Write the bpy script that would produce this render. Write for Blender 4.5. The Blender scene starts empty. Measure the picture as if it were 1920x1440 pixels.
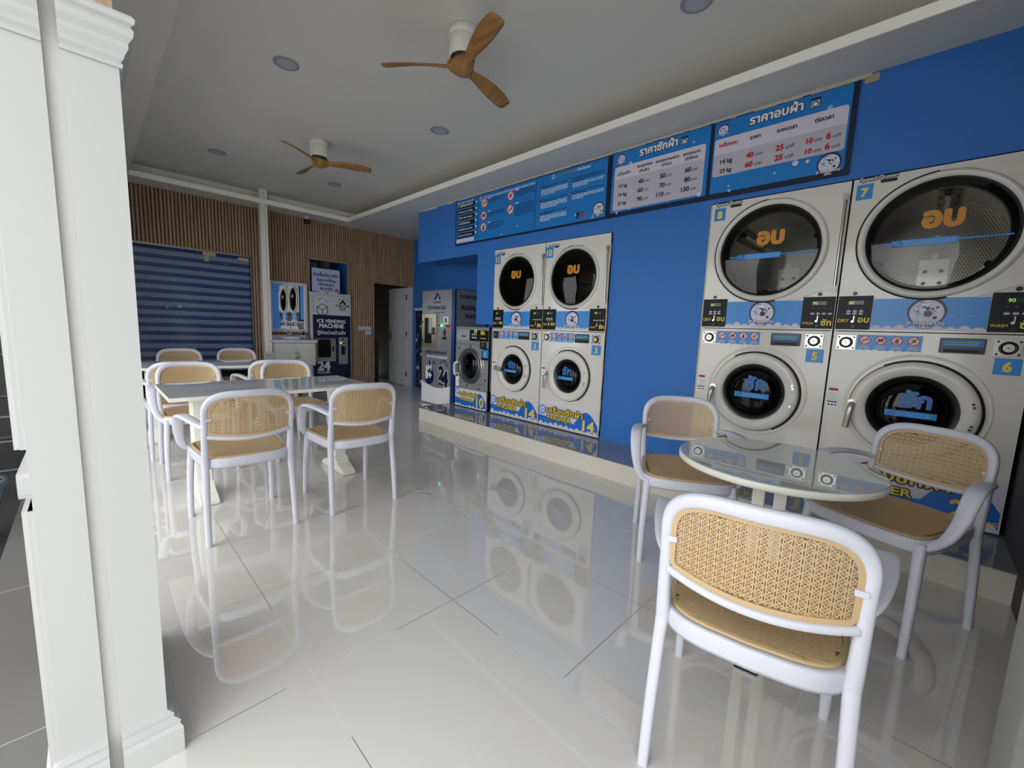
import bpy, bmesh, math, random
from mathutils import Vector, Matrix
from math import sin, cos, pi, radians
random.seed(7)
SC = bpy.context.scene
COL = SC.collection

# ------------------------------------------------------------------ materials
def s2l(c):
    return tuple((x / 12.92 if x <= .04045 else ((x + .055) / 1.055) ** 2.4) for x in c)
def hexc(h):
    return s2l(tuple(int(h[i:i + 2], 16) / 255 for i in (0, 2, 4)))
MATS = {}
def mat(name, col, rough=.5, metal=0., spec=.5, coat=0., emit=None, bump=0., bscale=200., ior=1.5):
    if name in MATS: return MATS[name]
    m = bpy.data.materials.new(name); m.use_nodes = True
    b = m.node_tree.nodes['Principled BSDF']
    c = hexc(col) if isinstance(col, str) else col
    b.inputs['Base Color'].default_value = (*c, 1)
    b.inputs['Roughness'].default_value = rough
    b.inputs['Metallic'].default_value = metal
    b.inputs['Specular IOR Level'].default_value = spec
    b.inputs['IOR'].default_value = ior
    b.inputs['Coat Weight'].default_value = coat
    b.inputs['Coat Roughness'].default_value = .05
    if emit:
        b.inputs['Emission Color'].default_value = (*hexc(emit[0]), 1)
        b.inputs['Emission Strength'].default_value = emit[1]
    if bump:
        nt = m.node_tree
        n = nt.nodes.new('ShaderNodeTexNoise'); n.inputs['Scale'].default_value = bscale
        tc = nt.nodes.new('ShaderNodeTexCoord'); nt.links.new(tc.outputs['Object'], n.inputs['Vector'])
        bp = nt.nodes.new('ShaderNodeBump'); bp.inputs['Strength'].default_value = bump; bp.inputs['Distance'].default_value = .002
        nt.links.new(n.outputs['Fac'], bp.inputs['Height']); nt.links.new(bp.outputs['Normal'], b.inputs['Normal'])
    MATS[name] = m
    return m
def N(nt, t, **k):
    n = nt.nodes.new(t)
    for a, b in k.items(): setattr(n, a, b)
    return n
def mth(nt, op, a, b=None, c=None):
    n = N(nt, 'ShaderNodeMath', operation=op)
    for i, v in enumerate((a, b, c)):
        if v is None: continue
        if isinstance(v, (int, float)): n.inputs[i].default_value = v
        else: nt.links.new(v, n.inputs[i])
    return n.outputs[0]
def mixc(nt, fac, a, b):
    n = N(nt, 'ShaderNodeMix', data_type='RGBA')
    nt.links.new(fac, n.inputs[0])
    for i, v in ((6, a), (7, b)):
        if isinstance(v, tuple): n.inputs[i].default_value = (*v, 1)
        else: nt.links.new(v, n.inputs[i])
    return n.outputs[2]

def tile_mat():
    m = mat('floor_tile', 'b9b4ad', rough=.03, ior=2.3); nt = m.node_tree; b = nt.nodes['Principled BSDF']
    tc = N(nt, 'ShaderNodeTexCoord'); sp = N(nt, 'ShaderNodeSeparateXYZ'); nt.links.new(tc.outputs['Object'], sp.inputs[0])
    def line(o, off):
        v = mth(nt, 'ADD', o, off); v = mth(nt, 'DIVIDE', v, .6); v = mth(nt, 'FRACT', v)
        v = mth(nt, 'SUBTRACT', v, .5); v = mth(nt, 'ABSOLUTE', v); return mth(nt, 'GREATER_THAN', v, .5 - .0016 / .6)
    f = mth(nt, 'MAXIMUM', line(sp.outputs[0], 60.77), line(sp.outputs[1], 60 - .47))
    n1 = N(nt, 'ShaderNodeTexNoise'); n1.inputs['Scale'].default_value = 1.1; nt.links.new(tc.outputs['Object'], n1.inputs['Vector'])
    base = mixc(nt, n1.outputs['Fac'], hexc('d9d6d1'), hexc('e0ddd8'))
    # darker run of dirt in some joints, pale grout in others
    n2 = N(nt, 'ShaderNodeTexNoise'); n2.inputs['Scale'].default_value = 1.7; nt.links.new(tc.outputs['Object'], n2.inputs['Vector'])
    g = mixc(nt, mth(nt, 'GREATER_THAN', n2.outputs['Fac'], .5), hexc('e2dfd9'), hexc('8f8b86'))
    nt.links.new(mixc(nt, f, base, g), b.inputs['Base Color'])
    nt.links.new(mth(nt, 'MULTIPLY_ADD', f, .4, .025), b.inputs['Roughness'])
    return m
def wood_mat(name, c1, c2, scale=6., axis='Z', rough=.55):
    m = mat(name, c1, rough=rough, spec=.3); nt = m.node_tree; b = nt.nodes['Principled BSDF']
    tc = N(nt, 'ShaderNodeTexCoord'); mp = N(nt, 'ShaderNodeMapping'); nt.links.new(tc.outputs['Object'], mp.inputs[0])
    s = [scale * 8] * 3; s['XYZ'.index(axis)] = scale * .35; mp.inputs['Scale'].default_value = s
    n = N(nt, 'ShaderNodeTexNoise'); n.inputs['Scale'].default_value = 1.; n.inputs['Detail'].default_value = 6
    nt.links.new(mp.outputs[0], n.inputs['Vector'])
    r = N(nt, 'ShaderNodeValToRGB'); r.color_ramp.elements[0].position = .32; r.color_ramp.elements[1].position = .68
    r.color_ramp.elements[0].color = (*hexc(c1), 1); r.color_ramp.elements[1].color = (*hexc(c2), 1)
    nt.links.new(n.outputs['Fac'], r.inputs[0]); nt.links.new(r.outputs[0], b.inputs['Base Color'])
    return m
def tarp_mat():
    m = mat('tarp_stripes', '24407c', rough=.42, spec=.4); nt = m.node_tree; b = nt.nodes['Principled BSDF']
    tc = N(nt, 'ShaderNodeTexCoord'); sp = N(nt, 'ShaderNodeSeparateXYZ'); nt.links.new(tc.outputs['Object'], sp.inputs[0])
    n0 = N(nt, 'ShaderNodeTexNoise'); n0.inputs['Scale'].default_value = 2.; nt.links.new(tc.outputs['Object'], n0.inputs['Vector'])
    z = mth(nt, 'MULTIPLY_ADD', n0.outputs['Fac'], .012, sp.outputs[2])
    v = mth(nt, 'FRACT', mth(nt, 'DIVIDE', mth(nt, 'ADD', z, 10.02), .1115))
    f = mth(nt, 'GREATER_THAN', v, .53)
    mp = N(nt, 'ShaderNodeMapping'); nt.links.new(tc.outputs['Object'], mp.inputs[0]); mp.inputs['Scale'].default_value = (1, 60, 9)
    n1 = N(nt, 'ShaderNodeTexNoise'); n1.inputs['Scale'].default_value = 1.; nt.links.new(mp.outputs[0], n1.inputs['Vector'])
    light = mixc(nt, n1.outputs['Fac'], hexc('61708c'), hexc('7b88a0'))
    base = mixc(nt, f, light, hexc('22396f'))
    # torn, rubbed-off flecks
    n2 = N(nt, 'ShaderNodeTexNoise'); n2.inputs['Scale'].default_value = 16.; n2.inputs['Detail'].default_value = 5; nt.links.new(tc.outputs['Object'], n2.inputs['Vector'])
    n3 = N(nt, 'ShaderNodeTexNoise'); n3.inputs['Scale'].default_value = 2.3; nt.links.new(tc.outputs['Object'], n3.inputs['Vector'])
    w = mth(nt, 'GREATER_THAN', mth(nt, 'MULTIPLY_ADD', n3.outputs['Fac'], .55, n2.outputs['Fac']), 1.02)
    nt.links.new(mixc(nt, w, base, hexc('a9aeb4')), b.inputs['Base Color'])
    return m
def perf_mat():
    """perforated stainless steel: staggered round holes in UV space (1 unit = 1 m along the sheet)"""
    m = mat('perforated_steel', 'b3aea4', rough=.28, metal=1.); nt = m.node_tree; b = nt.nodes['Principled BSDF']
    uv = N(nt, 'ShaderNodeUVMap'); sp = N(nt, 'ShaderNodeSeparateXYZ'); nt.links.new(uv.outputs[0], sp.inputs[0])
    p, q = .0155, .0134
    row = mth(nt, 'DIVIDE', sp.outputs[1], q); rf = mth(nt, 'FLOOR', row)
    odd = mth(nt, 'MULTIPLY', mth(nt, 'MODULO', rf, 2.), .5)
    cx = mth(nt, 'SUBTRACT', mth(nt, 'FRACT', mth(nt, 'ADD', mth(nt, 'DIVIDE', sp.outputs[0], p), odd)), .5)
    cy = mth(nt, 'SUBTRACT', mth(nt, 'FRACT', row), .5)
    d = mth(nt, 'ADD', mth(nt, 'MULTIPLY', cx, cx), mth(nt, 'MULTIPLY', cy, cy))
    h = mth(nt, 'LESS_THAN', d, .085)
    nt.links.new(mixc(nt, h, hexc('b3aea4'), (.004, .004, .004)), b.inputs['Base Color'])
    nt.links.new(mth(nt, 'SUBTRACT', 1., h), b.inputs['Metallic'])
    return m
def glass_mat(name, tint=(1, 1, 1), fac=.08):
    m = bpy.data.materials.new(name); m.use_nodes = True; nt = m.node_tree; nt.nodes.clear()
    o = N(nt, 'ShaderNodeOutputMaterial'); mx = N(nt, 'ShaderNodeMixShader'); t = N(nt, 'ShaderNodeBsdfTransparent'); g = N(nt, 'ShaderNodeBsdfGlossy')
    t.inputs[0].default_value = (*tint, 1); g.inputs['Roughness'].default_value = .02
    lw = N(nt, 'ShaderNodeFresnel'); lw.inputs[0].default_value = 1.45
    nt.links.new(lw.outputs[0], mx.inputs[0]); nt.links.new(t.outputs[0], mx.inputs[1]); nt.links.new(g.outputs[0], mx.inputs[2]); nt.links.new(mx.outputs[0], o.inputs[0])
    return m

CREAM = mat('machine_enamel', 'e2ded6', rough=.16, spec=.5, coat=.3)
CREAM2 = mat('machine_enamel_ring', 'e2dfd8', rough=.2, spec=.5)
WHITEP = mat('white_plastic', 'cfcfd9', rough=.38, spec=.45)
CANE = mat('tan_cane_plastic', 'c4a87e', rough=.45, spec=.35)
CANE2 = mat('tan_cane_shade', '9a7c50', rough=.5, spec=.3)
BLUE = mat('blue_paint', '3676c6', rough=.5, spec=.35)
SIGNB = mat('sign_blue', '1b7fd0', rough=.3)
SIGNB2 = mat('sticker_blue', '2f8ede', rough=.3)
NAVY = mat('sign_navy', '10244e', rough=.35)
DNAVY = mat('deep_navy', '121b3d', rough=.4)
WHITE = mat('print_white', 'f2f2f4', rough=.5)
LAV = mat('print_lavender', 'dcd6e6', rough=.5)
GREYC = mat('print_grey', 'c3bfcb', rough=.5)
BLACK = mat('black_plastic', '121214', rough=.3)
BLACKM = mat('black_rubber', '0c0c0d', rough=.6)
DARKG = mat('dark_grey_panel', '141517', rough=.4, spec=.25)
RED = mat('print_red', 'c01f32', rough=.5)
YEL = mat('print_yellow', 'f3d84a', rough=.5)
ORA = mat('print_orange', 'd08a24', rough=.45)
GREEN = mat('print_green', '7fbf4f', rough=.5)
PINK = mat('print_pink', 'e9bccb', rough=.5)
SKYP = mat('print_skyblue', '8cc4f2', rough=.5)
CEIL = mat('ceiling_paint', 'e2e0da', rough=.85, spec=.2)
SOFF = mat('soffit_paint', 'dddbd6', rough=.8, spec=.2)
LIP = mat('cove_lip', 'fffdf4', rough=.6)
STONE = mat('glossy_table_top', 'b4b8b5', rough=.015, ior=1.8)
TEDGE = mat('table_white', 'ece9df', rough=.35)
STEEL = mat('brushed_steel', 'c2c0ba', rough=.25, metal=1.)
CHROME = mat('chrome', 'dcdcdc', rough=.08, metal=1.)
SILVER = mat('silver_enamel', 'a3a6a8', rough=.3, metal=.4)
PLATF = mat('platform_top_tile', '888c92', rough=.02, ior=2.0)
RISER = mat('platform_riser_paint', 'd9d2c4', rough=.6)
PIER = mat('white_wall_paint', 'b4b4b2', rough=.6, spec=.3)
PIERG = mat('bare_concrete_groove', 'b9b7b6', rough=.9, spec=.1, bump=.4, bscale=60)
DARKW = mat('dark_wall_panel', '3e3a3c', rough=.6, bump=.2)
TILE = tile_mat()
SLAT = wood_mat('wood_slat', '97795c', 'bb9d80')
SLATB = mat('wood_slat_backing', '3c291a', rough=.8)
FANW = wood_mat('fan_wood', '93693a', 'b0854f', scale=4., axis='X', rough=.4)
TARP = tarp_mat()
PERF = perf_mat()
GLASS = glass_mat('door_glass', (.55, .55, .54))
GLASST = glass_mat('tinted_door_glass', (.30, .30, .29))
GLASSD = glass_mat('dark_door_glass', (.25, .26, .28))
MIRROR = mat('mirror_silver', 'e8ecec', rough=.01, metal=1.)
MASKT = mat('masking_tape', 'b3a481', rough=.7)
LED = mat('green_lamp', '3fe07a', rough=.3, emit=('3fe07a', 3.))
LEDR = mat('red_lamp', 'd84030', rough=.3, emit=('d84030', .8))
DIGIT = mat('green_digits', 'a8e04a', rough=.4, emit=('b8e85a', .7))

# ------------------------------------------------------------------ mesh builder
TXT = {}
def text_geo(s):
    if s in TXT: return TXT[s]
    c = bpy.data.curves.new('text', 'FONT'); c.body = s; c.size = 1; c.resolution_u = 3; c.fill_mode = 'FRONT'
    o = bpy.data.objects.new('text', c); COL.objects.link(o)
    dg = bpy.context.evaluated_depsgraph_get(); dg.update()
    me = bpy.data.meshes.new_from_object(o.evaluated_get(dg))
    vs = [(v.co.x, v.co.y) for v in me.vertices]; fs = [tuple(p.vertices) for p in me.polygons]
    bpy.data.objects.remove(o); bpy.data.curves.remove(c); bpy.data.meshes.remove(me)
    xs = [v[0] for v in vs] or [0, 1]; ys = [v[1] for v in vs] or [0, 1]
    TXT[s] = (vs, fs, min(xs), max(xs), min(ys), max(ys))
    return TXT[s]

class MB:
    def __init__(s): s.v = []; s.f = []; s.m = []; s.sm = []; s.mats = []; s.uv = {}
    def mi(s, m):
        if m not in s.mats: s.mats.append(m)
        return s.mats.index(m)
    def add(s, vs, fs, m, smooth=False, uvs=None):
        o = len(s.v); s.v += [tuple(v) for v in vs]; k = s.mi(m)
        for i, f in enumerate(fs):
            if uvs: s.uv[len(s.f)] = uvs[i]
            s.f.append(tuple(o + a for a in f)); s.m.append(k); s.sm.append(smooth)
        return s
    def box(s, x0, x1, y0, y1, z0, z1, m):
        v = [(x, y, z) for x in (x0, x1) for y in (y0, y1) for z in (z0, z1)]
        return s.add(v, [(0, 1, 3, 2), (4, 6, 7, 5), (0, 4, 5, 1), (2, 3, 7, 6), (0, 2, 6, 4), (1, 5, 7, 3)], m)
    def prism(s, pts, y0, y1, m):
        """2D outline (x,z) counter-clockwise seen from -y, extruded from y0 (front) to y1"""
        n = len(pts)
        if sum(pts[i][0] * pts[(i + 1) % n][1] - pts[(i + 1) % n][0] * pts[i][1] for i in range(n)) < 0: pts = pts[::-1]
        v = [(x, y0, z) for x, z in pts] + [(x, y1, z) for x, z in pts]
        f = [tuple(range(n)), tuple(range(2 * n - 1, n - 1, -1))] + [(i, n + i, n + (i + 1) % n, (i + 1) % n) for i in range(n)]
        return s.add(v, f, m)
    def zprism(s, pts, z0, z1, m):
        n = len(pts)
        if sum(pts[i][0] * pts[(i + 1) % n][1] - pts[(i + 1) % n][0] * pts[i][1] for i in range(n)) < 0: pts = pts[::-1]
        v = [(x, y, z0) for x, y in pts] + [(x, y, z1) for x, y in pts]
        f = [tuple(range(n - 1, -1, -1)), tuple(range(n, 2 * n))] + [(i, (i + 1) % n, n + (i + 1) % n, n + i) for i in range(n)]
        return s.add(v, f, m)
    def rect(s, x0, x1, z0, z1, y0, y1, m, r=0):
        if r <= 0: return s.box(x0, x1, y0, y1, z0, z1, m)
        return s.prism(rrect(x0, x1, z0, z1, r), y0, y1, m)
    def disc(s, cx, cz, r, y0, y1, m, n=40, sx=1.):
        return s.prism([(cx + sx * r * cos(2 * pi * i / n), cz + r * sin(2 * pi * i / n)) for i in range(n)], y0, y1, m)
    def lathe(s, prof, cx, cz, m, n=64, smooth=True, a0=0, a1=2 * pi, sx=1.):
        """profile [(r,y)] revolved round the y axis through (cx,cz)"""
        full = abs(a1 - a0 - 2 * pi) < 1e-6; k = n if full else n + 1; P = len(prof)
        v = [(cx + sx * r * cos(a0 + (a1 - a0) * i / n), y, cz + r * sin(a0 + (a1 - a0) * i / n)) for i in range(k) for r, y in prof]
        f = []; 
        for i in range(n):
            j = (i + 1) % k
            for p in range(P - 1):
                f.append((i * P + p, i * P + p + 1, j * P + p + 1, j * P + p))
        return s.add(v, f, m, smooth)
    def zlathe(s, prof, cx, cy, m, n=32, smooth=True):
        P = len(prof)
        v = [(cx + r * cos(2 * pi * i / n), cy + r * sin(2 * pi * i / n), z) for i in range(n) for r, z in prof]
        f = [(i * P + p, ((i + 1) % n) * P + p, ((i + 1) % n) * P + p + 1, i * P + p + 1) for i in range(n) for p in range(P - 1)]
        return s.add(v, f, m, smooth)
    def tube(s, path, w, t=None, side=None, m=None, n=10, e=2.6, closed=False, caps=True, tap=None):
        """rounded-rectangle section swept along path; w = width along side, t = thickness"""
        t = t or w; path = [Vector(p) for p in path]; L = len(path); vs = []
        for i, p in enumerate(path):
            a = path[(i - 1) % L] if (closed or i > 0) else p; b = path[(i + 1) % L] if (closed or i < L - 1) else p
            T = (b - a).normalized()
            sd = side(i, p, T) if callable(side) else Vector(side or (1, 0, 0))
            sd = (sd - T * sd.dot(T)).normalized(); up = T.cross(sd)
            k = tap[i] if tap else (1, 1)
            for j in range(n):
                c, q = cos(2 * pi * j / n), sin(2 * pi * j / n)
                c2 = math.copysign(abs(c) ** (2 / e), c); q2 = math.copysign(abs(q) ** (2 / e), q)
                vs.append(p + sd * c2 * w / 2 * k[0] + up * q2 * t / 2 * k[1])
        f = []
        for i in range(L if closed else L - 1):
            i2 = (i + 1) % L
            for j in range(n):
                f.append((i * n + j, i * n + (j + 1) % n, i2 * n + (j + 1) % n, i2 * n + j))
        s.add(vs, f, m, True)
        if caps and not closed:
            o = [tuple(range(n - 1, -1, -1)), tuple((L - 1) * n + j for j in range(n))]
            s.add(vs, o, m)
        return s
    def text(s, st, x0, x1, z, m, y=-.002, h=None, bold=0., outline=None, align='L', slant=0., vs_=1.):
        vs, fs, a, b, c, d = text_geo(st)
        if h is not None:
            k = h; w = (b - a) * k
            if align == 'C': x0 = x0 - w / 2
            elif align == 'R': x0 = x0 - w
        else: k = (x1 - x0) / max(b - a, 1e-6)
        def put(dx, dz, yy, mm):
            s.add([(x0 + (p - a) * k + dx + slant * q * k, yy, z + q * k * vs_ + dz) for p, q in vs], fs, mm)
        lay = [0]                                                    # every copy on its own thin layer, so none is coplanar
        def ringcopies(r, yy, mm, nn):
            for i in range(nn): put(r * cos(2 * pi * i / nn), r * sin(2 * pi * i / nn), yy - lay[0], mm); lay[0] += .00006
        if outline:
            om, ow = outline; ringcopies((bold + ow) * k, y, om, 10); ringcopies((bold + ow) * k * .5, y, om, 6)
        if bold: ringcopies(bold * k, y, m, 8)
        put(0, 0, y - lay[0], m)
        return s
    def build(s, name, parent=None, bevel=0, **tags):
        me = bpy.data.meshes.new(name); me.from_pydata(s.v, [], s.f)
        for m in s.mats: me.materials.append(m)
        me.polygons.foreach_set('material_index', s.m); me.polygons.foreach_set('use_smooth', s.sm)
        if s.uv:
            uvl = me.uv_layers.new(name='UVMap')
            for p in me.polygons:
                u = s.uv.get(p.index)
                if u:
                    for li, c in zip(p.loop_indices, u): uvl.data[li].uv = c
        me.update()
        o = bpy.data.objects.new(name, me); COL.objects.link(o)
        if parent: o.parent = parent
        if bevel:
            bv = o.modifiers.new('bevel', 'BEVEL'); bv.width = bevel; bv.segments = 2; bv.limit_method = 'ANGLE'; bv.angle_limit = radians(50)
        for k, v in tags.items(): o[k] = v
        return o
def rrect(x0, x1, z0, z1, r, n=6):
    p = []
    for cx, cz, a in ((x1 - r, z1 - r, 0), (x0 + r, z1 - r, 90), (x0 + r, z0 + r, 180), (x1 - r, z0 + r, 270)):
        p += [(cx + r * cos(radians(a + 90 * i / n)), cz + r * sin(radians(a + 90 * i / n))) for i in range(n + 1)]
    return p
def thing(name, label, cat, loc=(0, 0, 0), rz=0, group=None):
    o = bpy.data.objects.new(name, None); COL.objects.link(o); o.location = loc; o.rotation_euler = (0, 0, rz); o.empty_display_size = .1
    o['label'] = label; o['category'] = cat
    if group: o['group'] = group
    return o
def tagm(o, label, cat, group=None):
    o['label'] = label; o['category'] = cat
    if group: o['group'] = group
    return o
def struct(o, label, cat):
    o['kind'] = 'structure'; o['label'] = label; o['category'] = cat; return o
def dup(o, parent=None):
    c = o.copy(); COL.objects.link(c)
    if parent: c.parent = parent
    for ch in list(o.children): dup(ch, c)
    return c
def smooth_path(pts, n=6):
    P = [Vector(p) for p in pts]; out = []
    for i in range(len(P) - 1):
        a = P[max(i - 1, 0)]; b = P[i]; c = P[i + 1]; d = P[min(i + 2, len(P) - 1)]
        for k in range(n):
            t = k / n
            out.append(.5 * ((2 * b) + (c - a) * t + (2 * a - 5 * b + 4 * c - d) * t * t + (3 * b - a - 3 * c + d) * t ** 3))
    out.append(P[-1]); return out

# ------------------------------------------------------------------ camera, world, render look
cam = bpy.data.cameras.new('camera'); co = bpy.data.objects.new('camera', cam); COL.objects.link(co)
cam.sensor_width = 36; cam.lens = 783.02 / 1920 * 36; cam.clip_start = .03
M = Matrix.Rotation(radians(44.5222), 4, 'Z') @ Matrix.Rotation(radians(90 - 7.30039), 4, 'X') @ Matrix.Rotation(radians(2.19544), 4, 'Z')
co.matrix_world = Matrix.Translation((0, 0, 1.2)) @ M
SC.camera = co
w = bpy.data.worlds.new('sky'); SC.world = w; w.use_nodes = True
nt = w.node_tree; bg = nt.nodes['Background']
bg.inputs[0].default_value = (.95, .98, 1.0, 1)
wtc = nt.nodes.new('ShaderNodeTexCoord'); wd_ = nt.nodes.new('ShaderNodeVectorMath'); wd_.operation = 'DOT_PRODUCT'   # brighter sky to the right of the street
wd_.inputs[1].default_value = Vector((.93, -.25, .25)).normalized(); nt.links.new(wtc.outputs['Generated'], wd_.inputs[0])
wm = nt.nodes.new('ShaderNodeMapRange'); wm.inputs['From Min'].default_value = -.1; wm.inputs['From Max'].default_value = 1.; wm.inputs['To Min'].default_value = 3.3; wm.inputs['To Max'].default_value = 4.3
nt.links.new(wd_.outputs['Value'], wm.inputs['Value']); nt.links.new(wm.outputs[0], bg.inputs[1])
SC.view_settings.view_transform = 'Standard'; SC.view_settings.look = 'None'; SC.view_settings.gamma = 1; SC.view_settings.use_curve_mapping = False
SC.view_settings.exposure = -.16
SC.cycles.max_bounces = 10; SC.cycles.diffuse_bounces = 6; SC.cycles.glossy_bounces = 5; SC.cycles.transparent_max_bounces = 12
SC.cycles.use_denoising = True; SC.cycles.sample_clamp_indirect = 6

# ------------------------------------------------------------------ room shell
XB = -7.33; XR = .42; YC = 4.575; ZS = 2.86; ZC = 3.06; YW = 3.51
struct(MB().box(XB - 1.8, 1.2, -.112, YC + .6, -.2, 0, TILE).build('floor'), 'glossy beige floor of large square tiles', 'floor')
PAVE = mat('pavement', 'c2bfba', rough=.8, bump=.3)
PORCH_SHADE = mat('porch_tile_shade', '6f6d6a', rough=.25, ior=1.6); ASPH = mat('yard_shade_dark', '2f2d2d', rough=.8, bump=.3)  # both colours darkened to stand in for shade under a roof
b = MB(); b.box(-12, 1.2, -.37, -.112, -.2, 0, PORCH_SHADE)
for x in range(-12, 1): b.box(x + .3, x + .304, -.37, -.112, 0, .0005, mat('porch_joint', '9a9792', rough=.8))
struct(b.build('floor_porch'), 'strip of tiles just outside the front wall, coloured darker for shade', 'floor')
struct(MB().box(-12, -1.9, -2.2, -.37, -.3, -.1, ASPH).build('floor_yard'), 'dark ground outside at the far left, darkened further for roofed shade', 'floor')
b = MB(); b.box(-12, -1.9, -9, -2.2, -.3, -.1, PAVE); b.box(-1.9, 8, -9, -.37, -.3, -.1, PAVE); b.box(1.2, 8, -.37, 6, -.3, -.1, PAVE)
struct(b.build('floor_outside'), 'pale paving in front of the entrance', 'floor')
# ceiling: high middle, lower soffit round it, lit lip
b = MB(); b.box(XB - .2, 1.2, -.3, YC + .2, ZC, ZC + .12, CEIL)
struct(b.build('ceiling'), 'raised pale grey ceiling with fans and downlights', 'ceiling')
b = MB()
b.box(XB - .1, 1.2, 3.12, YC + .1, ZS, ZS + .05, SOFF)                # over the machines
b.box(XB - .1, -6.95, .453, 3.12, ZS, ZS + .05, SOFF)                 # along the slat wall
b.box(XB - .1, 1.2, -.3, .453, ZS, ZC, SOFF)                          # along the entrance
struct(b.build('ceiling_soffit'), 'lowered soffit running round the raised ceiling', 'ceiling')
b = MB()
b.box(-6.96, 1.2, 3.108, 3.12, ZS - .002, ZS + .06, LIP); b.box(-6.96, -6.948, .453, 3.12, ZS - .002, ZS + .06, LIP)
struct(b.build('trim_1'), 'pale lip along the edge of the soffit', 'trim')
b = MB(); b.box(XB, -7.2, .45, 3.5, ZC - .09, ZC, LIP); b.box(XB, 1.2, 3.45, 3.5, ZS + .05, ZC, CEIL)
struct(b.build('trim_2'), 'cornice strip behind the soffit at the slat wall', 'trim')

# slat wall (plane X = XB, normal +X). openings (y0,y1,z0,z1)
OPEN = [(.1, 1.785, .12, 2.155), (2.60, 3.30, .0, 2.255), (3.765, 4.555, 0, 1.965)]
def cut(y0, y1, lo, hi):
    seg = [(lo, hi)]
    for a, c, p, q in OPEN:
        if y1 > a + .004 and y0 < c - .004:
            ns = []
            for l, h in seg:
                if p > l: ns.append((l, min(h, p)))
                if q < h: ns.append((max(l, q), h))
            seg = [t for t in ns if t[1] - t[0] > .004]
    return seg
b = MB()
edges = sorted({-1.5, YC + .1} | {o[0] for o in OPEN} | {o[1] for o in OPEN})
for y0, y1 in zip(edges, edges[1:]):
    for l, h in cut(y0, y1, 0, ZS + .2): b.box(XB - .09, XB - .012, y0, y1, l, h, SLATB)
wb = struct(b.build('wall_back'), 'slatted brown wood wall at the far end', 'wall')
b = MB(); y = -1.0; p = .04
while y < YC:
    for l, h in cut(y + .004, y + p - .004, 0.0, ZS):
        pts = [(XB - .012, y + .004), (XB + .004, y + .008), (XB + .008, y + .014), (XB + .008, y + .026), (XB + .004, y + .032), (XB - .012, y + .036)]
        b.zprism(pts, l, h, SLAT)
    y += p
sl = b.build('slats', wb)
# lining of the openings
FR = mat('opening_trim', 'a98f72', rough=.6)
b = MB()
def lining(o, d, m, t=.02):
    y0, y1, z0, z1 = o
    b.box(XB - d, XB + .01, y0 - .001, y0 + t, z0, z1, m); b.box(XB - d, XB + .01, y1 - t, y1 + .001, z0, z1, m); b.box(XB - d, XB + .01, y0, y1, z1 - t, z1 + .001, m)
lining(OPEN[1], .09, FR); 
struct(b.build('trim_3'), 'thin pale trim round the blue wall opening', 'trim')
# blue machine wall with recesses
b = MB()
ST = [(-3.80, -2.208, 2.145), (-1.318, .408, 2.235)]
b.box(-3.81, XR + .2, YW, YW + .3, 2.24, ZS, BLUE)
b.box(-5.494, -3.81, YW, YW + .37, 2.135, ZS, BLUE)
b.box(-3.81, -2.205, YW, YW + .3, 2.147, 2.24, BLUE)
b.box(-2.205, -1.32, YW, YW + .3, .165, 2.24, BLUE)
b.box(-4.14, -3.81, YW, YW + .1, 1.262, 2.135, BLUE)
b.box(-3.83, -3.805, YW + .02, YW + 1.0, .165, 2.24, BLUE)
b.box(-6.35, .7, 4.42, 4.5, 0, ZS, BLUE)
b.box(XB - .2, -6.35, YC, YC + .08, 0, ZS + .2, BLUE)
b.box(-6.37, -6.35, 4.42, YC, 0, ZS, BLUE)
struct(b.build('wall_machines'), 'bright blue wall the washers are set into', 'wall')
# ragged plaster and tape along the top of the blue wall
b = MB(); PLA = mat('raw_plaster', 'c9c7bd', rough=.9)
x = -5.49
while x < -.44:
    d = random.uniform(.03, .09); h = random.uniform(.006, .028) if x < -4.6 else random.uniform(.012, .03)
    b.box(x, min(x + d, -.44), YW - .006, YW + .002, ZS - h, ZS, PLA); x += d
b.box(-.47, -.40, YW - .005, YW + .002, ZS - .055, ZS - .01, MASKT)
struct(b.build('trim_4'), 'ragged plaster and tape edge under the soffit', 'trim')
# platform
b = MB(); b.box(-4.62, XR, 2.983, 4.42, 0, .158, RISER); b.box(-4.635, XR, 2.972, 4.42, .158, .165, PLATF)
struct(b.build('floor_platform'), 'low plinth with shiny grey tiled top under the machines', 'floor')
# right wall and its pilaster
b = MB(); b.box(XR, XR + .2, .45, 4.42, 0, ZS, DARKW)  # near end lengthened out of view to darken the right corner
struct(b.build('wall_right'), 'dark wall at the right end of the machines', 'wall')
b = MB(); b.box(.255, XR, 1.36, 1.70, 0, ZS, PIER); b.box(.235, XR, .45, 1.36, 0, ZS, PIER); b.box(-1.95, 1.4, -.125, .08, 2.4, ZS, PIER)  # nearer block and overhead header are unseen, added to limit daylight
struct(b.build('trim_5'), 'pale jamb at the lower right edge, with unseen blocks added to limit daylight', 'trim')
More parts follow.
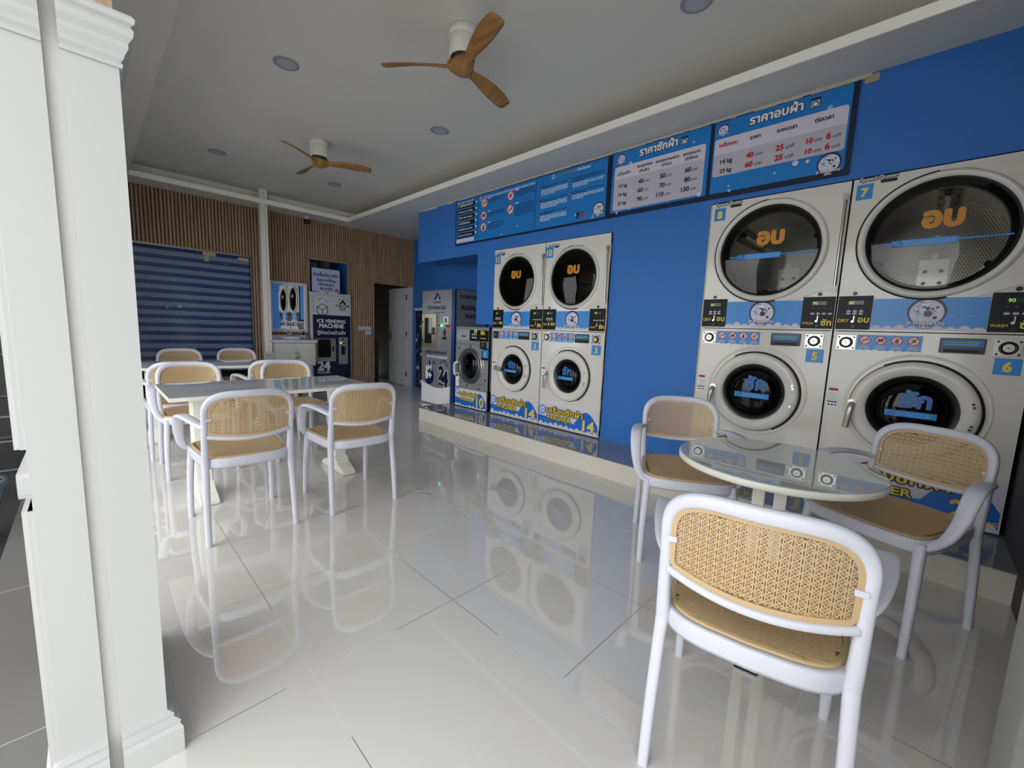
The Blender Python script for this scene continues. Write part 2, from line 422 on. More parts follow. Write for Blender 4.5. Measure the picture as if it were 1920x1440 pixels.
# front pier with groove, crown and base mouldings
b = MB(); PX = -1.375; PX0 = -1.95
b.box(PX0, PX, -.005, .088, 0, 1.80, PIER); b.box(PX0, PX, -.112, -.03, 0, 1.80, PIER)
b.box(PX0, PX - .012, -.03, -.005, 0, 3.0, PIERG)
b.box(PX0, PX, -.005, .078, 1.80, ZS, PIER); b.box(PX0, PX, -.112, -.03, 1.80, ZS, PIER)
pier = struct(b.build('wall_front'), 'white end of the front wall beside the entrance', 'wall')
WOODP = wood_mat('bare_wood', 'a08468', 'b39a80')
b = MB(); b.box(PX - .2, PX + .003, .03, .084, 1.86, 2.3, WOODP); b.build('bare_timber', pier)
def molding(prof, z0, name, label):
    """profile [(out,z)] wrapped round the pier's end and inner face, skipping the groove"""
    b = MB(); P = len(prof)
    def run(stations):
        vs = []; 
        for st in stations:
            for o, z in prof: vs.append(st(o) + (z0 + z,))
        f = [(i * P + p, (i + 1) * P + p, (i + 1) * P + p + 1, i * P + p + 1) for i in range(len(stations) - 1) for p in range(P - 1)]
        n = len(stations)
        f += [tuple(range(P)), tuple((n - 1) * P + p for p in range(P - 1, -1, -1))]
        b.add(vs, f, PIER)
    run([lambda o: (PX + o, -.005), lambda o: (PX + o, .088 + o), lambda o: (-1.67, .088 + o)])
    run([lambda o: (PX0, -.112 - o), lambda o: (PX + o, -.112 - o), lambda o: (PX + o, -.03)])
    return b.build(name, pier)
crown = [(0, 0), (.006, .0), (.008, .008), (.004, .014), (.010, .022), (.012, .03), (.020, .045), (.020, .056), (.030, .07), (.032, .084), (.026, .094), (.034, .10), (.036, .11), (.030, .118), (0, .12)]
molding([(o * .86, z * .92) for o, z in crown], 1.755, 'crown_molding', '')
base = [(0, 0), (.03, 0), (.03, .075), (.024, .085), (.026, .095), (.012, .105), (.014, .115), (0, .125)]
molding(base, 0, 'base_molding', '')
b = MB()                                                              # panel mouldings on the street side
for z0, z1 in ((.0, .757), (.90, 1.70)):
    b.box(PX0, PX - .010, -.130, -.112, z0, z1, PIER); b.box(PX0, PX - .002, -.121, -.112, z0, z1, PIER)
b.prism([(PX0, .79), (PX - .004, .79), (PX, .80), (PX, .835), (PX - .006, .845), (PX0, .845)], -.131, -.112, PIER)
b.build('panel_molding', pier)
# remaining front wall, far to the left of the entrance
b = MB(); b.box(XB - .3, -5.9, -.125, .088, 0, ZS, PIER); b.box(-5.9, PX0, -.125, .07, 2.35, ZS, PIER)
struct(b.build('wall_left'), 'front wall far to the left', 'wall')

# store room behind the door
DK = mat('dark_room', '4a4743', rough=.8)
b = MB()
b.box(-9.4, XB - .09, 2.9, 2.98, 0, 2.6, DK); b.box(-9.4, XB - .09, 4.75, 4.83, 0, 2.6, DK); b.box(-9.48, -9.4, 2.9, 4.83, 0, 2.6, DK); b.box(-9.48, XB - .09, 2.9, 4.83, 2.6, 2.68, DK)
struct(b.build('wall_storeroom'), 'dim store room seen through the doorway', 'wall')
# shutter behind the tarp
SHUT = mat('shutter_slat', '3b4440', rough=.4, metal=.3)
b = MB(); z = .16
while z < 2.14:
    b.add([(XB - .07, .1, z), (XB - .07, 1.77, z), (XB - .045, 1.77, z + .012), (XB - .045, .1, z + .012), (XB - .07, 1.77, z + .03), (XB - .07, .1, z + .03)], [(0, 1, 2, 3), (3, 2, 4, 5)], SHUT); z += .03
b.box(XB - .2, XB - .075, -.9, 1.785, 0, 2.16, SHUT)
wn = struct(b.build('window_1'), 'closed grey roller shutter behind the striped tarp', 'window')
b = MB(); b.box(XB - .07, XB + .03, 0.1, 1.785, .06, .125, mat('ledge', 'b9b2a4', rough=.5)); b.box(XB - .05, XB + .012, 0.1, 1.785, 2.125, 2.155, mat('alu_frame', '8d8f86', rough=.4, metal=.6)); b.box(XB - .05, XB + .012, 1.77, 1.79, .12, 2.15, mat('alu_frame', '8d8f86'))
b.build('window_frame', wn)

# ------------------------------------------------------------------ tarp
b = MB(); ny, nz = 60, 50; vs = []
for j in range(nz + 1):
    for i in range(ny + 1):
        yy = .11 + (1.765 - .11) * i / ny; zz = .46 + (2.118 - .46) * j / nz
        k = (1 - j / nz)
        dx = .004 * sin(yy * 13) * k + .006 * sin(yy * 7 + zz * 5) * k + .008 * k * sin((yy + zz * 1.2) * 9) * max(0, sin(yy * 1.8))
        vs.append((XB + .022 + dx, yy, zz - .01 * k * sin(yy * 5)))
b.add(vs, [(j * (ny + 1) + i, j * (ny + 1) + i + 1, (j + 1) * (ny + 1) + i + 1, (j + 1) * (ny + 1) + i) for j in range(nz) for i in range(ny)], TARP, True)
t = tagm(b.build('striped_tarp'), 'blue and grey striped plastic tarp hung over the shutter', 'tarp')
sd = t.modifiers.new('thickness', 'SOLIDIFY'); sd.thickness = .002
b = MB(); b.box(XB + .0305, XB + .032, 1.19, 1.345, 2.075, 2.125, MASKT); b.box(XB + .0305, XB + .032, 1.21, 1.26, 2.0, 2.08, MASKT); b.box(XB + .0305, XB + .032, 1.61, 1.75, 2.06, 2.11, MASKT)
b.build('tape', t)

# ------------------------------------------------------------------ post with socket
t = thing('square_post', 'white square post in front of the slat wall, socket on it', 'post', (-7.0, 1.885, 0))
b = MB(); b.box(-.055, .03, -.05, .012, 0, ZC, TEDGE); b.box(-.055, .022, .017, .05, 0, ZC, TEDGE); b.build('shaft', t)
b = MB(); b.box(.03, .055, -.075, .075, .675 - .04, .735, WHITEP); b.build('socket_box', t, label='white twin power socket')
b = MB()
for yy in (-.035, .0, .035):
    b.box(.0545, .0565, yy - .008, yy - .002, .69, .705, BLACK); b.box(.0545, .0565, yy + .002, yy + .008, .69, .705, BLACK)
b.build('socket_holes', t)

# ------------------------------------------------------------------ mirror
t = thing('wall_mirror', 'white framed rectangular mirror above the wash basin', 'mirror', (XB + .012, 2.0, 1.04), pi / 2 - .015)
b = MB(); fw = .045; W_, H_ = .56, .785
b.box(0, fw, -.03, 0, 0, H_, WHITEP); b.box(W_ - fw, W_, -.03, 0, 0, H_, WHITEP); b.box(fw, W_ - fw, -.03, 0, 0, fw, WHITEP); b.box(fw, W_ - fw, -.03, 0, H_ - fw, H_, WHITEP)
b.build('frame', t, bevel=.004)
b = MB(); b.box(fw, W_ - fw, -.012, -.004, fw, H_ - fw, MIRROR); b.build('mirror_glass', t)

# ------------------------------------------------------------------ basin cabinet
t = thing('basin_cabinet', 'white wash basin cabinet with two doors below the mirror', 'cabinet', (-6.88, 1.93, 0), pi / 2)
VAN = wood_mat('whitewashed_board', 'c9c6c0', 'dad7d1', scale=3., axis='X', rough=.5)
b = MB(); b.box(0.02, .60, .02, .43, .53, .88, VAN); b.build('body', t)
b = MB(); b.rect(-.015, .625, .885, .93, -.02, .44, WHITEP, .008); b.box(-.015, .625, .40, .44, .93, .99, WHITEP); b.build('countertop', t, bevel=.006)
for i in (0, 1):
    x0 = .03 + i * .285
    b = MB(); b.box(x0, x0 + .28, 0, .02, .535, .82, VAN); b.box(x0 + .03, x0 + .25, -.004, 0, .565, .79, VAN)
    for k in range(4): b.box(x0 + .035, x0 + .245, -.006, -.004, .575 + k * .053, .575 + k * .053 + .047, VAN)
    d = b.build('door', t, bevel=.003)
    b = MB(); hx = x0 + (.265 if i == 0 else .015)
    b.tube(smooth_path([(hx, -.004, .74), (hx, -.03, .72), (hx, -.034, .69), (hx, -.03, .66), (hx, -.004, .64)], 4), .012, .012, (1, 0, 0), STEEL, 8); b.build('handle', d)
b = MB(); b.zlathe([(.0, .93), (.13, .93), (.145, .975), (.14, .978), (.12, .945), (0, .94)], .33, .2, WHITEP, 32); b.build('basin', t)
for xa in (.05, .52): b = MB(); b.box(xa, xa + .055, .1, .4, 0, .53, WHITEP); b.build('support', t)
t = thing('basin_tap', 'small chrome tap behind the wash basin', 'tap', (-7.2, 2.24, .93), pi / 2)
b = MB(); b.zlathe([(.03, 0), (.028, .01), (.018, .02), (.018, .09), (.0, .095)], 0, 0, CHROME, 16); b.tube(smooth_path([(0, 0, .08), (0, -.05, .11), (0, -.11, .095), (0, -.12, .075)], 5), .022, .022, (1, 0, 0), CHROME, 8); b.build('spout', t)
b = MB(); b.tube([(0, 0, .09), (.0, .02, .12), (.0, .05, .13)], .02, .012, (1, 0, 0), CHROME, 8); b.build('lever', t)
t = thing('soap_pump', 'small white soap pot with black pump on the basin top', 'soap dispenser', (-7.16, 2.44, .93))
b = MB(); b.zlathe([(0, 0), (.035, 0), (.04, .01), (.04, .06), (.035, .065), (0, .066)], 0, 0, WHITEP, 20); b.build('pot', t)
b = MB(); b.zlathe([(0, .066), (.015, .066), (.012, .11), (0, .112)], 0, 0, BLACK, 12); b.tube([(0, 0, .11), (.0, 0, .13), (.05, -.0, .128)], .014, .014, (0, 1, 0), BLACK, 8); b.build('pump', t)

# ------------------------------------------------------------------ blue opening behind ice machine, paper notice
b = MB(); b.box(XB - .60, XB - .55, 2.5, 3.4, 0, 2.4, mat('back_glass', '39566e', rough=.2)); b.box(XB - .5, XB - .09, 3.285, 3.35, 0, 2.35, BLUE); b.box(XB - .5, XB - .09, 2.52, 2.605, 0, 2.35, BLUE); b.box(XB - .5, XB - .09, 2.55, 3.35, 2.25, 2.35, BLUE)
struct(b.build('trim_6'), 'blue sides of the opening behind the ice machine', 'trim')
t = thing('paper_notice', 'white paper notice standing on top of the ice machine', 'notice', (-7.30, 2.645, 1.70), pi / 2)
b = MB(); b.box(0, .46, 0, .004, .02, .40, mat('notice_paper', 'b9c4e8', rough=.6)); b.build('paper', t)
for st, a_, c_, z_ in (('น้ำแข็งก้อน RO', .02, .43, .275), ('หลอดเหรียญ', .08, .385, .195), ('ก้อนสะอาด', .115, .36, .125), ('& ขาวใส', .135, .33, .055)):
    b = MB(); b.text(st, a_, c_, z_, DNAVY, bold=.03); b.build('lettering_line', t)
b = MB(); b.rect(.375, .44, .035, .075, -.003, 0, mat('ice_picture', 'a9765a', rough=.6), .01); b.rect(.385, .43, .085, .093, -.003, 0, DNAVY); b.build('picture', t)
b = MB(); b.box(.09, .21, -.05, .03, -.018, .03, WHITEP); b.box(.27, .40, -.05, .03, -.018, .03, WHITEP); b.build('clip_block', t)

# ------------------------------------------------------------------ ice vending machine  (local x -> +Y, front -> +X)
t = thing('ice_vending_machine', 'white and navy ice vending machine between basin and doorway', 'vending machine', (-7.275, 2.60, -.0924), pi / 2); t.scale = (1.06, 1.077, 1.077)
IW, IH = .65, 1.672
b = MB(); b.box(0, IW, 0, .48, .086, IH, WHITEP); b.build('cabinet', t, bevel=.004)
b = MB(); b.rect(.035, .635, 1.33, 1.645, -.003, 0, mat('ice_face_white', 'd7d9dc', rough=.3), .012); b.build('white_face', t)
b = MB(); b.box(.035, .635, -.003, 0, .106, 1.33, DNAVY); b.build('navy_face', t)
b = MB(); L = [(.06, 1.633), (.62, 1.633)]
def line(b, p, q, wd, y0, y1, m):
    d = Vector((q[0] - p[0], q[1] - p[1])).normalized() * wd / 2; n = (-d[1], d[0])
    b.prism([(p[0] + n[0], p[1] + n[1]), (p[0] - n[0], p[1] - n[1]), (q[0] - n[0], q[1] - n[1]), (q[0] + n[0], q[1] + n[1])], y0, y1, m)
cx, cz, r = .182, 1.405, .093
hx = [(cx + r * cos(radians(90 + 60 * i)), cz + r * sin(radians(90 + 60 * i))) for i in range(6)]
for i in range(6): line(b, hx[i], hx[(i + 1) % 6], .01, -.005, -.003, BLACK)
for i in (1, 5, 3): line(b, (cx, cz), hx[i], .01, -.005, -.003, BLACK)
line(b, (.13, 1.555), (.18, 1.60), .008, -.005, -.003, BLACK); line(b, (.225, 1.545), (.245, 1.57), .007, -.005, -.003, BLACK); line(b, (.26, 1.53), (.275, 1.55), .007, -.005, -.003, BLACK)
for pq in (((.05, 1.632), (.62, 1.632)), ((.62, 1.632), (.62, 1.36)), ((.05, 1.632), (.05, 1.36))): line(b, *pq, .004, -.005, -.003, BLACK)
b.build('ice_cube_symbol', t)
b = MB(); b.prism([(.445, 1.505), (.575, 1.505), (.51, 1.585)], -.005, -.003, BLACK); b.prism([(.475, 1.505), (.53, 1.505), (.505, 1.54)], -.006, -.005, mat('ice_face_white', 'd7d9dc'))
for pq in (((.445, 1.535), (.445, 1.59)), ((.445, 1.59), (.575, 1.59)), ((.575, 1.59), (.575, 1.535))): line(b, *pq, .005, -.005, -.003, BLACK)
b.text('KORICUBE', .40, .615, 1.468, BLACK, y=-.004, bold=.035); b.text('PLUS', .455, .56, 1.425, BLACK, y=-.004, bold=.035); b.box(.45, .565, -.005, -.003, 1.408, 1.414, BLACK); b.build('maker_logo', t)
for st, a_, c_, z_, q_ in (('ICE VENDING', .10, .55, 1.21, .03), ('MACHINE', .13, .52, 1.13, .035), ('ตู้จำหน่ายน้ำแข็ง', .098, .55, 1.03, .02), ('24', .095, .285, .463, .05), ('HOURS', .088, .285, .407, .012)):
    b = MB(); b.text(st, a_, c_, z_, WHITE, y=-.004, bold=q_); b.build('lettering_line', t)
b = MB(); b.rect(.05, .385, .60, .965, -.008, 0, STEEL); h = b.build('hatch_frame', t)
b = MB(); b.rect(.095, .30, .665, .95, -.022, -.008, BLACK, .03); b.rect(.11, .285, .68, .935, -.024, -.022, DARKG, .022); b.build('hatch_window', h)
b = MB(); b.rect(.325, .35, .76, .84, -.016, -.008, BLACK, .005); b.build('hatch_latch', h)
b = MB(); b.rect(.43, .575, .55, .985, -.02, 0, SILVER); b.rect(.47, .53, .70, .85, -.022, -.02, BLACK, .01); c = b.build('coin_unit', t)
b = MB(); b.disc(.462, .895, .013, -.028, -.02, LED, 16); b.build('green_lamp', c); b = MB(); b.disc(.515, .85, .01, -.026, -.02, LEDR, 12); b.rect(.485, .545, .875, .895, -.023, -.02, RED); b.build('red_lamp', c)
b = MB(); b.disc(.495, .955, .018, -.024, -.02, CHROME, 20); b.disc(.495, .955, .01, -.025, -.024, BLACK, 16); b.box(.572, .58, -.024, -.02, .56, .98, CHROME); b.build('coin_slot', c)
b = MB()
for i in range(28): b.disc(random.uniform(.33, .62), random.uniform(.1, .55), random.uniform(.002, .005), -.004, -.003, mat('pale_dot', '3a4e86', rough=.5), 8)
b.build('dots', t)

# ------------------------------------------------------------------ switches, camera
t = thing('switch_plates', 'white switch plates on the slat wall beside the doorway', 'switch', (XB + .01, 3.44, 1.0), pi / 2)
b = MB(); b.box(0, .235, -.03, 0, .10, .17, WHITEP); b.box(.08, .09, -.032, -.03, .1, .12, BLACK); b.build('long_plate', t, bevel=.003)
b = MB(); b.box(.12, .235, -.03, 0, .02, .09, WHITEP); b.box(.195, .21, -.033, -.03, .03, .045, BLACK); b.build('short_plate', t, bevel=.003)
t = thing('security_camera', 'small white security camera under the soffit', 'camera', (-7.2, 2.55, ZS))
b = MB(); b.zlathe([(0, 0), (.045, 0), (.045, -.02), (.03, -.03), (.03, -.05), (0, -.05)], 0, 0, WHITEP, 20); b.build('bracket', t)
b = MB(); b.zlathe([(0, -.04), (.04, -.05), (.05, -.075), (.04, -.10), (0, -.115)], 0, 0, BLACK, 20); b.build('lens_ball', t)

# ------------------------------------------------------------------ door leaf (open into the store room)
DOORW = mat('door_grey_white', 'd4d4d8', rough=.35)
o = MB().box(-8.07, XB - .06, 4.46, 4.50, .01, 1.95, DOORW).build('door_1')
struct(o, 'white panelled door standing open into the store room', 'door')
b = MB()
for z in (.48, .95, 1.42): b.box(-8.07, XB - .06, 4.4585, 4.462, z, z + .006, mat('door_groove', '8b8b90', rough=.5))
b.box(-7.52, -7.515, 4.4585, 4.462, .01, 1.95, mat('door_groove', '8b8b90')); b.build('door_groove', o)
b = MB(); b.box(-8.01, -7.97, 4.452, 4.46, .90, 1.12, CHROME); b.tube([(-7.99, 4.455, 1.01), (-7.99, 4.41, 1.01), (-7.88, 4.405, 1.01)], .018, .018, (0, 0, 1), CHROME, 8); b.disc(-7.99, 1.16, .015, 4.452, 4.46, CHROME, 12); b.build('door_handle', o)
b = MB()
for z in (.2, 1.0, 1.72): b.box(XB - .06, XB - .03, 4.445, 4.465, z, z + .1, STEEL)
b.build('door_hinge', o)
b = MB(); b.box(XB - .1, XB + .012, 4.50, 4.556, 0, 1.965, WHITEP); b.box(XB - .06, XB + .004, 4.47, 4.50, 0, 1.955, WHITEP)
struct(b.build('door_frame'), 'white frame on the hinge side of the doorway', 'door frame')
b = MB(); b.zlathe([(0, 0), (.17, 0), (.17, .82), (.15, .86), (0, .87)], -8.05, 4.02, mat('barrel_grey', '35363a', rough=.5), 24)
tagm(b.build('storage_barrel'), 'dark grey barrel standing in the store room', 'barrel')
b = MB(); b.zlathe([(0, .87), (.1, .87), (.1, 1.35), (.07, 1.42), (0, 1.43)], -8.55, 4.05, mat('tank_grey', '3c4046', rough=.5), 24); b.zlathe([(0, 0), (.16, 0), (.16, .87), (0, .87)], -8.55, 4.05, mat('tank_grey', '3c4046'), 24)
tagm(b.build('water_tank'), 'tall dark tank behind the barrel in the store room', 'tank')

# ------------------------------------------------------------------ logo (round badge: arc, bubbles, lettering)
def badge(b, cx, cz, r, y, small=False):
    b.disc(cx, cz, r, y - .0006, y, NAVY, 36); b.disc(cx, cz - r * .06, r * .87, y - .0012, y - .0006, LAV, 32)
    rnd = random.Random(3)
    for i in range(14 if small else 46):
        a = rnd.uniform(0, 2 * pi); q = r * rnd.uniform(.15, .72); rr = r * rnd.uniform(.04, .15)
        b.disc(cx + q * cos(a), cz + .05 * r + q * sin(a) * .8, rr, y - .0018 - i * .00004, y - .0012, rnd.choice([SKYP, NAVY, WHITE, SIGNB2, PINK]), 10)
    b.text('JP Wash & Dry', cx - r * .98, cx + r * .98, cz - r * .88, WHITE, y=y - .0035, bold=.03, outline=(NAVY, .07))
    b.text('24Hr.', cx - r * .3, cx + r * .34, cz - r * 1.14, WHITE, y=y - .0035, bold=.03, outline=(NAVY, .08))
def prohibit(b, cx, cz, r, y, k):
    b.disc(cx, cz, r, y - .0006, y, RED, 24); b.disc(cx, cz, r * .84, y - .0012, y - .0006, mat('print_blush', 'f0dcd8', rough=.5), 24)
    c = [BLACK, mat('print_brown', '7a3b2a', rough=.5), NAVY, mat('print_ochre', 'a5702a', rough=.5)][k % 4]
    if k % 4 == 0: b.prism([(cx - r * .6, cz - r * .25), (cx + r * .5, cz), (cx + r * .6, cz + r * .3), (cx - r * .3, cz + r * .05)], y - .0018, y - .0012, c)
    elif k % 4 == 1: b.rect(cx - r * .5, cx + r * .5, cz - r * .35, cz + r * .35, y - .0018, y - .0012, c)
    elif k % 4 == 2:
        b.disc(cx, cz + r * .2, r * .25, y - .0018, y - .0012, c, 10); b.rect(cx - r * .3, cx + r * .3, cz - r * .6, cz + r * .05, y - .0018, y - .0012, c)
    else: b.prism([(cx + r * .55 * (1 if i % 2 else .5) * cos(i * pi / 5), cz + r * .55 * (1 if i % 2 else .5) * sin(i * pi / 5)) for i in range(10)], y - .0018, y - .0012, c)
    d = r * .62; line(b, (cx - d, cz - d), (cx + d, cz + d), r * .16, y - .0024, y - .0018, RED)
def waves(x0, x1, z0, amp, n, rnd):
    p = []; x = x0; st = (x1 - x0) / n
    for i in range(n):
        h = amp * rnd.uniform(.5, 1.1); wd = st
        for k in range(7): p.append((x + wd * k / 6, z0 + h * sin(pi * k / 6) ** .6 if 0 < k < 6 else z0 + .12 * amp))
        x += st
    return p

# ------------------------------------------------------------------ washer / dryer stack
def ray_poly(cx, cz, a, poly):
    dx, dz = cos(a), sin(a); best = None
    for i in range(len(poly)):
        (x1, z1), (x2, z2) = poly[i], poly[(i + 1) % len(poly)]
        ex, ez = x2 - x1, z2 - z1; den = dx * ez - dz * ex
        if abs(den) < 1e-9: continue
        t = ((x1 - cx) * ez - (z1 - cz) * ex) / den; u = ((x1 - cx) * dz - (z1 - cz) * dx) / den
        if t > 1e-6 and -1e-6 <= u <= 1 + 1e-6 and (best is None or t < best): best = t
    return best
def holed(b, poly, cx, cz, R, y0, y1, m, n=96, a0=0, a1=2 * pi):
    """plate with outline poly and round hole R; front at y0, edges back to y1"""
    A = set(a0 + (a1 - a0) * i / n for i in range(n + 1))
    for x, z in poly:
        a = math.atan2(z - cz, x - cx)
        for k in (-2 * pi, 0, 2 * pi):
            if a0 < a + k < a1: A.add(a + k)
    A = sorted(A); vs = []
    for a in A:
        t = max(ray_poly(cx, cz, a, poly) or R, R)
        vs += [(cx + R * cos(a), y0, cz + R * sin(a)), (cx + t * cos(a), y0, cz + t * sin(a)), (cx + R * cos(a), y1, cz + R * sin(a)), (cx + t * cos(a), y1, cz + t * sin(a))]
    f = []
    for i in range(len(A) - 1):
        p, q = i * 4, i * 4 + 4
        f += [(p, p + 1, q + 1, q), (p + 1, p + 3, q + 3, q + 1), (p, q, q + 2, p + 2)]
    b.add(vs, f, m)
def stack(x0, W, H, up, lo, kg, P, label, handle):
    t = thing('washer_dryer_stack', label, 'washing machine', (x0, 3.49, .165), 0, 'stacked washer dryers on the plinth')
    D = .78; sz = P['seam']; rnd = random.Random(int(up))
    g = .003
    b = MB()
    b.box(g, .012, .004, D, .02, H - g, CREAM); b.box(W - .012, W - g, .004, D, .02, H - g, CREAM); b.box(g, W - g, .004, D, H - .012, H - g, CREAM); b.box(g, W - g, D - .01, D, .02, H - g, DARKG)
    dc, dr = P['dc'], P['dr']; gr = P['gr']
    holed(b, [(g, sz), (W - g, sz), (W - g, H - g), (g, H - g)], dc[0], dc[1], gr - .004, 0, .03, CREAM)
    wc, wr = P['wc'], P['wr']
    holed(b, [(g, .012), (W - g, .012), (W - g, sz - .006), (g, sz - .006)], wc[0], wc[1], wr * .8, 0, .03, CREAM)
    b.box(g, W - g, .006, .02, sz - .008, sz, BLACKM)
    for xx in (.05, W - .05): b.zlathe([(.018, 0), (.018, .02)], xx, .05, BLACKM, 10)
    cab = b.build('cabinet', t)
    # --- dryer door
    b = MB(); cx, cz = dc
    ext = [(cx, cz + dr), (cx + dr * .45, cz + dr * .93), (W - .03, cz + dr * .86), (W - .03, cz - dr * .82), (W - .10, cz - dr * .83), (cx + dr * .55, cz - dr * .99), (cx, cz - dr), (cx - dr * .4, cz - dr), (cx - dr * .4, cz + dr)]
    holed(b, ext, cx, cz, gr + .012, -.010, 0, CREAM2, 64, -1.35, 1.40)
    b.lathe([(dr, 0), (dr, -.012), (dr - .006, -.024), (dr - .018, -.032), (gr + .02, -.030), (gr + .006, -.020), (gr, -.004), (gr, .03)], cx, cz, CREAM2, 96)
    door = b.build('dryer_door', t)
    b = MB(); b.lathe([(dr + .009, -.001), (dr + .009, -.006), (dr - .001, -.006)], cx, cz, BLACKM, 64, True, radians(95), radians(305)); b.lathe([(dr + .004, -.0005), (dr + .004, -.003), (dr - .001, -.003)], cx, cz, BLACKM, 24, True, radians(60), radians(96))
    b.lathe([(gr + .006, -.021), (gr - .008, -.018), (gr - .012, .01)], cx, cz, BLACKM, 72); b.build('door_gasket', door)
    b = MB(); b.lathe([(0, -.026), (gr * .5, -.024), (gr * .85, -.019), (gr - .004, -.014)], cx, cz, GLASS if P.get('strip') else GLASST, 64); b.build('door_glass', door)
    b = MB(); tw = gr * P.get('tw', .66)
    b.text('อบ', cx - tw * .42, cx + tw * .58, cz + gr * .15, ORA, y=-.030, bold=.06); b.build('glass_lettering', door)
    if P.get('strip'):
        b = MB(); b.box(cx - gr * .80, cx + gr * .93, -.0275, -.0265, cz - gr * .11, cz - gr * .085, SIGNB2); b.rect(cx - gr * .62, cx + gr * .28, cz - gr * .17, cz - gr * .045, -.0295, -.0275, SIGNB2, .003)
        x_ = cx - gr * .60; line(b, (x_, cz - gr * .16), (x_ + gr * .12, cz - gr * .055), .003, -.0305, -.0295, NAVY)
        for pq in (((x_, cz - gr * .16), (x_ + gr * .12, cz - gr * .16)), ((x_, cz - gr * .055), (x_ + gr * .12, cz - gr * .055)), ((x_, cz - gr * .16), (x_, cz - gr * .055)), ((x_ + gr * .12, cz - gr * .16), (x_ + gr * .12, cz - gr * .055))): line(b, *pq, .003, -.0305, -.0295, NAVY)
        for k in range(3): b.box(x_ + gr * .15, x_ + gr * .85, -.0305, -.0295, cz - gr * (.145 - .03 * k), cz - gr * (.137 - .03 * k), SKYP)
        b.build('glass_sticker', door)
    b = MB(); hz0, hz1 = cz - dr * .80, cz + dr * .85
    b.tube([(W - .022, -.016, hz0 + .02), (W - .022, -.016, hz1 - .03)], .018, .018, (1, 0, 0), STEEL, 10); b.box(W - .036, W - .008, -.02, 0, hz0 - .02, hz0 + .02, CREAM2); b.box(W - .036, W - .008, -.02, 0, hz1 - .03, hz1 + .005, STEEL); b.build('door_hinge', door)
    # --- drum
    b = MB(); R = gr + .03; d0, d1 = .10, .68; n = 72; vs = []; fs = []; uv = []
    b.lathe([(gr - .012, .0), (gr - .03, .05), (gr - .03, .10), (R, .10)], cx, cz, mat('drum_throat', '3f3f40', rough=.35, metal=.8), 64)
    for i in range(n + 1):
        a = 2 * pi * i / n; vs += [(cx + R * cos(a), d0, cz + R * sin(a)), (cx + R * cos(a), d1, cz + R * sin(a))]
    for i in range(n):
        fs.append((2 * i, 2 * i + 2, 2 * i + 3, 2 * i + 1)); u0, u1 = i / n * 2 * pi * R, (i + 1) / n * 2 * pi * R
        uv.append([(u0, 0), (u1, 0), (u1, d1 - d0), (u0, d1 - d0)])
    b.add(vs, fs, PERF, True, uv)
    vs = []; fs = []; uv = []; rr = [0.004, .3 * R, .6 * R, R]; zz = [d1, d1, d1, d1]
    for r_, y_ in zip(rr, zz): vs += [(cx + r_ * cos(2 * pi * i / n), y_, cz + r_ * sin(2 * pi * i / n)) for i in range(n)]
    for k in range(3):
        for i in range(n):
            q = [k * n + i, k * n + (i + 1) % n, (k + 1) * n + (i + 1) % n, (k + 1) * n + i]; fs.append(tuple(q)); uv.append([(vs[j][0], vs[j][2]) for j in q])
    b.add(vs, fs, PERF, False, uv); b.rect(cx - .075, cx + .075, cz - R * .96, cz - .04, d1 - .012, d1 - .006, STEEL)
    for xx, zz in ((-.04, -.12), (.04, -.12), (-.04, -.2), (.04, -.2), (0, -.29)): b.disc(cx + xx, cz + zz, .012, d1 - .02, d1 - .012, BLACKM, 10)
    b.disc(cx, cz - .02, .018, d1 - .03, d1 - .006, STEEL, 14)
    drum = b.build('dryer_drum', t)
    for k in range(3):
        a = P.get('la', 1.57) + k * 2 * pi / 3; b = MB(); ux, uz = cos(a), sin(a); tx, tz = -uz, ux
        sec = [(R, -.075), (R - .012, -.05), (R - .085, -.012), (R - .085, .012), (R - .012, .05), (R, .075)]
        vs = []
        for yy, sc in ((d0 + .005, .6), (d0 + .07, 1.), (d1 - .02, 1.)):
            vs += [(cx + ux * (R - (R - r_) * sc) + tx * s_, yy, cz + uz * (R - (R - r_) * sc) + tz * s_) for r_, s_ in sec]
        b.add(vs, [(j * 6 + i, j * 6 + i + 1, j * 6 + 7 + i, j * 6 + 6 + i) for j in range(2) for i in range(5)] + [(5, 4, 3, 2, 1, 0), (12, 13, 14, 15, 16, 17)], STEEL)
        for yy in (.22, .42, .58):
            for s_ in (-.035, .035):
                c = Vector((cx + ux * (R - .032) + tx * s_, yy, cz + uz * (R - .032) + tz * s_)); b.zlathe([(0, .006), (.009, .006), (.009, -.006)], 0, 0, BLACKM, 8)
                for q in range(len(b.v) - 24, len(b.v)): v = b.v[q]; b.v[q] = (c.x + v[0], c.y + v[1], c.z + v[2])
        b.build('drum_lifter', drum)
    # --- brand, number plates
    b = MB(); bw = P['bw']; bx = .035; bz = H - P['btop'] - .004
    b.text('Speed Queen', bx, bx + bw, bz, WHITE, y=-.002, bold=.012, outline=(BLACK, .13)); b.rect(bx + bw * .56, bx + bw * 1.0, bz - bw * .135, bz - bw * .035, -.002, 0, BLACK, bw * .04); b.build('brand_lettering', t)
    n0 = P['np']; b = MB(); b.box(n0[0], n0[1], -.002, 0, n0[2], n0[3], SIGNB2); b.build('dryer_number_plate', t)
    b = MB(); ch = (n0[3] - n0[2]) * .78; b.text(up, (n0[0] + n0[1]) / 2, 0, n0[2] + (n0[3] - n0[2]) * .2, YEL, y=-.003, h=ch, bold=.045, align='C'); b.build('dryer_number', t)
    # --- control panels
    z0, z1 = P['cz']
